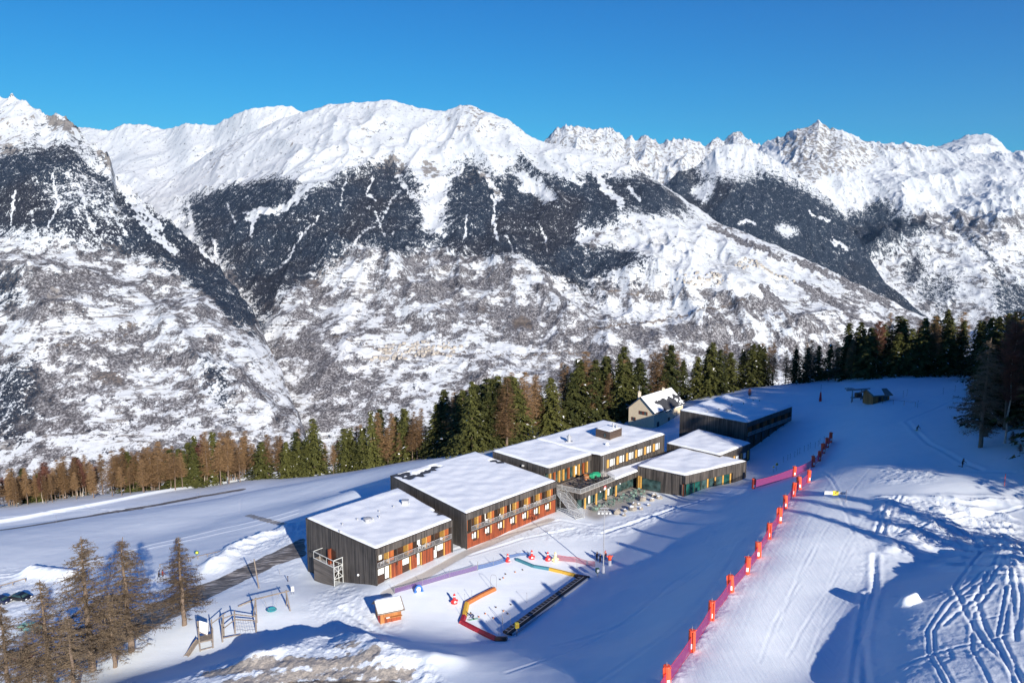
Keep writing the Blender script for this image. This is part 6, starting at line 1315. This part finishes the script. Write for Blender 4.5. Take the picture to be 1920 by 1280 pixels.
# --- cars
def car(px, py, rz, mt, label):
    p = on(px, py); e = empty('parked_car', p, rz, label, 'car'); L, W = 2.15, .88
    sec = [(-L, .42, .62), (-L+.1, .30, .86), (-1.35, .26, .98), (-.75, .25, 1.42), (.15, .25, 1.48), (.95, .25, 1.30), (1.45, .26, .96), (L-.15, .30, .80), (L, .42, .60)]
    m = MB(); vs = []
    for x, zb, zt in sec:
        zm = min(zt, .95); wt_ = W if zt < 1.0 else W*.76
        vs += [(x, -W*.96, zb), (x, -W, (zb+zm)/2), (x, -W*.97, zm), (x, -wt_*.98, zt), (x, wt_*.98, zt), (x, W*.97, zm), (x, W, (zb+zm)/2), (x, W*.96, zb)]
    fs = [(8*i+j, 8*i+(j+1) % 8, 8*i+8+(j+1) % 8, 8*i+8+j) for i in range(len(sec)-1) for j in range(8)]+[tuple(range(8)), tuple(range(8*len(sec)-8, 8*len(sec)))[::-1]]
    m.add(vs, fs); mesh_at(m, 'body', mt, None, e, bevel=.03)
    g = MB()
    for s in (-1, 1): g.add([(-1.15, s*W*.985, 1.0), (1.2, s*W*.985, 1.0), (.85, s*W*.80, 1.30), (-.72, s*W*.80, 1.38)], [(0, 1, 2, 3) if s < 0 else (3, 2, 1, 0)])
    g.add([(-1.38, -W*.85, 1.0), (-1.38, W*.85, 1.0), (-.80, W*.68, 1.41), (-.80, -W*.68, 1.41)], [(0, 3, 2, 1)]); g.add([(1.46, -W*.85, .99), (1.46, W*.85, .99), (1.0, W*.68, 1.31), (1.0, -W*.68, 1.31)], [(0, 1, 2, 3)]); mesh_at(g, 'window_glass', M_GLASS, None, e)
    for x in (-1.3, 1.3):
        for s in (-1, 1):
            y0, y1 = s*W*.82, s*(W+.03); t = MB().tube((x, y0, .33), (x, y1, .33), .33, .33, 14); wh = mesh_at(t, 'wheel', M_BLACK, None, e); mesh_at(MB().tube((x, y1, .33), (x, y1+s*.02, .33), .19, .19, 10), 'rim', M_GALV, None, wh)
    for s in (-1, 1): mesh_at(MB().box(L-.12, L+.01, s*.6-.18, s*.6+.18, .58, .74), 'headlight', M_WPLAS, None, e); mesh_at(MB().box(-L-.01, -L+.1, s*.62-.15, s*.62+.15, .60, .78), 'tail_light', M_RED, None, e)
    return e
def paint(n, c): 
    g = NG(n); g.b.inputs['Coat Weight'].default_value = .7; g.b.inputs['Metallic'].default_value = .2; return g.out(c, None, .35)
car(38, 1124, -.25, paint('black_paint', (.012, .012, .014)), 'black hatchback parked at the left edge with its nose toward the larches'); car(0, 1130, -.2, paint('dark_blue_paint', (.02, .025, .06)), 'dark blue car cut by the left edge, beside the black hatchback')
car(58, 1180, -.3, paint('mint_paint', (.25, .55, .43)), 'mint green car parked behind the bare larches'); car(40, 1236, -.35, paint('dark_red_paint', (.16, .015, .02)), 'dark red car half hidden by the bare larches at bottom left')
# --- people
SKIN = plain('skin', (.50, .30, .21), .6)
def cloth(n, c): return plain(n, c, .8, .12, 9)
CLO = {'black': cloth('black_cloth', (.015, .015, .02)), 'navy': cloth('navy_cloth', (.02, .03, .09)), 'pink': cloth('salmon_cloth', (.70, .22, .16)), 'red': cloth('red_cloth', (.50, .03, .03)), 'grey': cloth('grey_cloth', (.15, .15, .16)), 'sand': cloth('sand_cloth', (.55, .45, .28))}
def person(px, py, rz, pose, top, legs, hat, label, p=None):
    p = p or on(px, py); lean, knee, arms, step, hs = pose
    hip = Vector((0, 0, .92-knee*.28)); ch = hip+Vector((0, -.48*math.sin(lean), .48*math.cos(lean))); nk = ch+Vector((0, -.10*math.sin(lean), .10*math.cos(lean))); hd = nk+Vector((0, -.03, .10)); tp_ = hd+Vector((0, -.02, .13))
    V = [hip]; E = []; R = [.15]
    def add(a, v, r): V.append(v); R.append(r); E.append((a, len(V)-1)); return len(V)-1
    m1 = add(0, hip.lerp(ch, .5), .14); c = add(m1, ch, .165); n = add(c, nk, .065); h1 = add(n, hd, .085); h2 = add(h1, tp_, .095); add(h1, hd+Vector((0, -.10, .04)), .030)
    for s in (-1, 1):
        sh = add(c, ch+Vector((s*.19, 0, .0)), .075); el = add(sh, ch+Vector((s*(.27+arms*.1), -.05-.1*lean, -.27)), .055); wr = add(el, ch+Vector((s*(.26+arms*.15), -.22-.25*arms, -.42+.1*arms)), .040); wv = V[wr]
        pm = add(wr, wv+Vector((0, -.06, -.03)), .042)
        for k in range(4): f1 = add(pm, V[pm]+Vector(((k-1.5)*.028, -.05, -.01)), .014); add(f1, V[f1]+Vector((0, -.02, -.03)), .012)
        add(pm, V[pm]+Vector((-s*.05, -.01, .01)), .014)
        hj = add(0, hip+Vector((s*.11, 0, -.06)), .115); st = s*step
        kn = add(hj, Vector((s*.13, -.10*knee-.12*knee+st*.18, .48-knee*.06)), .075); an = add(kn, Vector((s*.14, .10*knee+st*.30, .10)), .055); add(an, Vector((s*.14, -.16+.10*knee+st*.30, .05)), .050)
    me = bpy.data.meshes.new('tmp'); me.from_pydata([tuple(v) for v in V], E, []); o = bpy.data.objects.new('tmp', me); COL.objects.link(o)
    md = o.modifiers.new('s', 'SKIN'); me.skin_vertices[0].data.foreach_set('radius', [x for r in R for x in (r, r)]); me.skin_vertices[0].data[0].use_root = True; sb = o.modifiers.new('b', 'SUBSURF'); sb.levels = 1; sb.render_levels = 1
    dg = bpy.context.evaluated_depsgraph_get(); me2 = bpy.data.meshes.new_from_object(o.evaluated_get(dg)); bpy.data.objects.remove(o); me2.name = 'person'
    me2.materials.clear(); 
    for q in (legs, top, 'skin'): me2.materials.append(SKIN if q == 'skin' else CLO[q])
    hz_ = hip.z-.02; nz_ = nk.z
    for pl in me2.polygons:
        cz = pl.center; pl.material_index = 2 if (cz.z > nz_ and abs(cz.x) < .13) else (0 if cz.z < hz_-.05 and not (abs(cz.x) > .22) else 1); pl.use_smooth = True
    o = bpy.data.objects.new('person', me2); COL.objects.link(o); o.location = p; o.rotation_euler = (0, 0, rz); tag(o, label, 'person')
    m = MB().blob(tuple(hd+Vector((0, .012, .075))), .125, .135, .125, 0, 12, 8); h = m.build('hat' if hat != 'grey' else 'helmet', CLO[hat], None, True); h.parent = o
    if hs:
        for s in (-1, 1):
            k = MB().box(-.045, .045, -.85, .72, .005, .03).hexa([(-.045, -1.0, .09), (.045, -1.0, .09), (.045, -.85, .0), (-.045, -.85, .0), (-.045, -1.0, .11), (.045, -1.0, .11), (.045, -.85, .03), (-.045, -.85, .03)])
        sk = MB()
        for s in (-1, 1): sk.box(s*.15-.045, s*.15+.045, -.85, .75, .0, .03).hexa([(s*.15-.045, -1.02, .10), (s*.15+.045, -1.02, .10), (s*.15+.045, -.85, .0), (s*.15-.045, -.85, .0), (s*.15-.045, -1.02, .12), (s*.15+.045, -1.02, .12), (s*.15+.045, -.85, .03), (s*.15-.045, -.85, .03)])
        q = sk.build('pair_of_skis', hs[0]); q.location = p; q.rotation_euler = (0, 0, rz); tag(q, 'pair of '+hs[1]+' skis under the '+hs[2], 'skis')
    return o
STAND = (.08, .15, .2, .0, None); WALK = (.12, .3, .3, .8, None)
person(298, 1086, 2.4, WALK, 'black', 'black', 'black', 'person in dark clothes walking up the road behind the larches, left of two'); person(305, 1083, 2.5, (.1, .3, .3, -.8, None), 'red', 'black', 'black', 'person in a dark red jacket walking on the road, right of two')
kk = (M_POLE, 'dark')
person(1119, 1050, .5, STAND[:4]+((M_WPLAS, 'white', 'leftmost skier by the lamp mast'),), 'black', 'black', 'black', 'skier in black standing left of the lamp mast'); person(1125, 1054, .8, STAND[:4]+((M_WPLAS, 'white', 'short skier in black by the lamp mast'),), 'black', 'black', 'grey', 'shorter skier in black with grey helmet next to the lamp mast')
person(1135, 1048, -.5, STAND[:4]+((M_RED, 'red', 'skier in salmon pink'),), 'pink', 'black', 'red', 'skier in a salmon pink jacket right of the lamp mast')
person(888, 1160, -1.2, (1.0, .7, .8, 0, (M_GREEN, 'green', 'bending instructor')), 'navy', 'black', 'black', 'instructor in navy bending forward beside the yellow and red barrier')
person(1804, 875, .5, (.25, .3, .5, .2, (M_BLACK, 'black', 'skier crossing the shaded slope')), 'black', 'black', 'black', 'skier in black standing tall at the lower edge of the shaded slope'); person(1719, 807, .2, (.7, .9, .6, 0, (M_YELP, 'yellow', 'crouching skier')), 'black', 'black', 'black', 'crouching skier in dark clothes in the middle of the shaded slope')
person(1478, 721, 1.0, STAND, 'red', 'black', 'red', 'tiny far person in red on the crest behind the dark lodge'); person(1493, 721, .3, STAND, 'sand', 'black', 'black', 'tiny far person in a sand coloured jacket on the crest'); person(1553, 716, .3, STAND, 'pink', 'black', 'black', 'tiny far person on the crest by the gap in the trees')
p = on(1143, 1060); e = empty('warning_figure', p, .2, 'orange and white padded warning figure just right of the skiers at the lamp mast', 'padded marker'); mesh_at(MB().lathe([(.30, 0), (.32, 1.0), (.30, 1.05)], 12), 'white_lower_pad', M_WPLAS, None, e); mesh_at(MB().lathe([(.32, 1.06), (.34, 1.6), (.28, 1.95)], 12).tube((0, 0, 1.5), (-.6, 0, 1.9), .08).tube((0, 0, 1.5), (.6, 0, 1.9), .08), 'orange_upper_pad', M_PAD, None, e)
# --- villages across the valley: every house a thing, standing on the slope
Xc, Yc, Zc, PXc, PYc = gC; HW = plain('village_wall', (.42, .38, .33), .9, .3, .05); HR = plain('village_roof', (.42, .40, .39), .9, .6, .03); HMS = []
for k in range(5):
    rnd = random.Random(k); a, b, h, r = rnd.uniform(5, 9), rnd.uniform(4, 7), rnd.uniform(5, 8), rnd.uniform(2.5, 4); m = MB()
    m.add([(-a, -b, -6), (a, -b, -6), (a, b, -6), (-a, b, -6), (-a, -b, h), (a, -b, h), (a, b, h), (-a, b, h), (-a, 0, h+r), (a, 0, h+r)], [(0, 1, 5, 4), (1, 2, 6, 9, 5), (2, 3, 7, 6), (3, 0, 4, 8, 7)], 0)
    m.add([(-a-1, -b-1.2, h-.6), (a+1, -b-1.2, h-.6), (a+1, 0, h+r+.3), (-a-1, 0, h+r+.3), (a+1, b+1.2, h-.6), (-a-1, b+1.2, h-.6)], [(0, 1, 2, 3), (3, 2, 4, 5)], 1)
    for i in range(3): m.add([(-a*.6+i*a*.6-.6, -b-.05, h*.4), (-a*.6+i*a*.6+.6, -b-.05, h*.4), (-a*.6+i*a*.6+.6, -b-.05, h*.4+1.6), (-a*.6+i*a*.6-.6, -b-.05, h*.4+1.6)], [(0, 1, 2, 3)], 2)
    me = bpy.data.meshes.new('village_house'); me.from_pydata(m.v, [], m.f); me.materials.append(HW); me.materials.append(HR); me.materials.append(M_DARK); me.polygons.foreach_set('material_index', m.mi); me.update(); HMS.append(me)
random.seed(9); rs = np.random.RandomState(4); flat = np.stack([PXc[:400].ravel(), PYc[:400].ravel()], 1); XYZ = np.stack([Xc[:400].ravel(), Yc[:400].ravel(), Zc[:400].ravel()], 1)
for cx_, cy_, rx, ry, n, lb in ((790, 656, 82, 16, 95, 'lower village in the middle of the slope'), (725, 674, 40, 6, 22, 'lower village in the middle of the slope'), (1317, 524, 50, 13, 50, 'left upper village on the right-hand slope'), (1440, 494, 62, 15, 75, 'right upper village on the right-hand slope'), (395, 611, 42, 6, 18, 'hamlet below the left ravine')):
    for k in range(n):
        a = rs.rand()*6.28; r = math.sqrt(rs.rand())**1.3; q = np.array([cx_+rx*r*math.cos(a), cy_+ry*r*math.sin(a)]); i = int(np.argmin(((flat-q)**2).sum(1))); P = XYZ[i]
        o = bpy.data.objects.new('village_house', HMS[k % 5]); COL.objects.link(o); o.location = (P[0]+rs.uniform(-6, 6), P[1]+rs.uniform(-8, 8), P[2]+1); o.rotation_euler = (0, 0, random.choice((0, 1.57))+random.uniform(-.4, .4)); s = random.uniform(.8, 1.2); o.scale = (s, s, s)
        tag(o, 'tiny pale house of the '+lb, 'house', 'houses of the '+lb)

# ------------------------------------------------------------ the air
hz_m = bpy.data.materials.new('haze'); hz_m.use_nodes = True; t_ = hz_m.node_tree; t_.nodes.clear(); o_ = t_.nodes.new('ShaderNodeOutputMaterial'); v_ = t_.nodes.new('ShaderNodeVolumePrincipled')
v_.inputs['Density'].default_value = 1.0e-5; v_.inputs['Color'].default_value = (.42, .70, 1.0, 1); v_.inputs['Anisotropy'].default_value = 0.2; t_.links.new(v_.outputs[0], o_.inputs['Volume'])
hzo = MB().box(-36000, 36000, -2000, 46000, -3500, 6000).build('haze', hz_m); tag(hzo, None, None, None, 'stuff')

def ordinals(group):
    L = sorted([o for o in COL.objects if o.get('group') == group], key=lambda o: proj(*o.location)[0])
    for i, o in enumerate(L):
        if i < 14: o['label'] = o['label']+', '+ORD[i]
        elif len(L)-1-i < 14: k = len(L)-1-i; o['label'] = o['label']+', '+('rightmost' if k == 0 else ORD[k].replace('left', 'right'))
for o in COL.objects:
    if o.get('group') == 'pale boulders bordering the lower terrace': o['label'] = 'pale snow-capped boulder bordering the lower terrace'
    if o.get('group') == 'dark stakes behind the upper net': o['label'] = 'dark stake in shade behind the upper net'
    if o.get('group') == 'thin poles around the lift hut': o['label'] = 'thin pole on the slope around the lift hut'
    if o.get('group') == 'marker cones scattered on the garden snow': o['label'] = 'tiny marker cone on the garden snow'
    if o.get('group') == 'chairs on the lower terrace': o['label'] = 'green chair on the lower terrace'
    if o.get('group') == 'chairs on the upper terrace': o['label'] = 'dark chair on the upper terrace deck'
    if o.get('group') == 'tables on the lower terrace': o['label'] = 'round green table on the lower terrace'
    if o.get('group') == 'white chairs on the nearest wing balconies': o['label'] = 'white chair on a nearest wing balcony'
    if o.get('group') == 'white chairs on the second wing balconies': o['label'] = 'white chair on a second wing balcony'
for gname in ('pale boulders bordering the lower terrace', 'dark stakes behind the upper net', 'thin poles around the lift hut', 'marker cones scattered on the garden snow', 'chairs on the lower terrace', 'chairs on the upper terrace', 'tables on the lower terrace', 'tables on the upper terrace', 'white chairs on the nearest wing balconies', 'white chairs on the second wing balconies', 'thin poles of the beginners garden', 'snow stakes of the upper road', 'orange stakes at the right edge', 'bushes under the right-hand wood'): ordinals(gname)
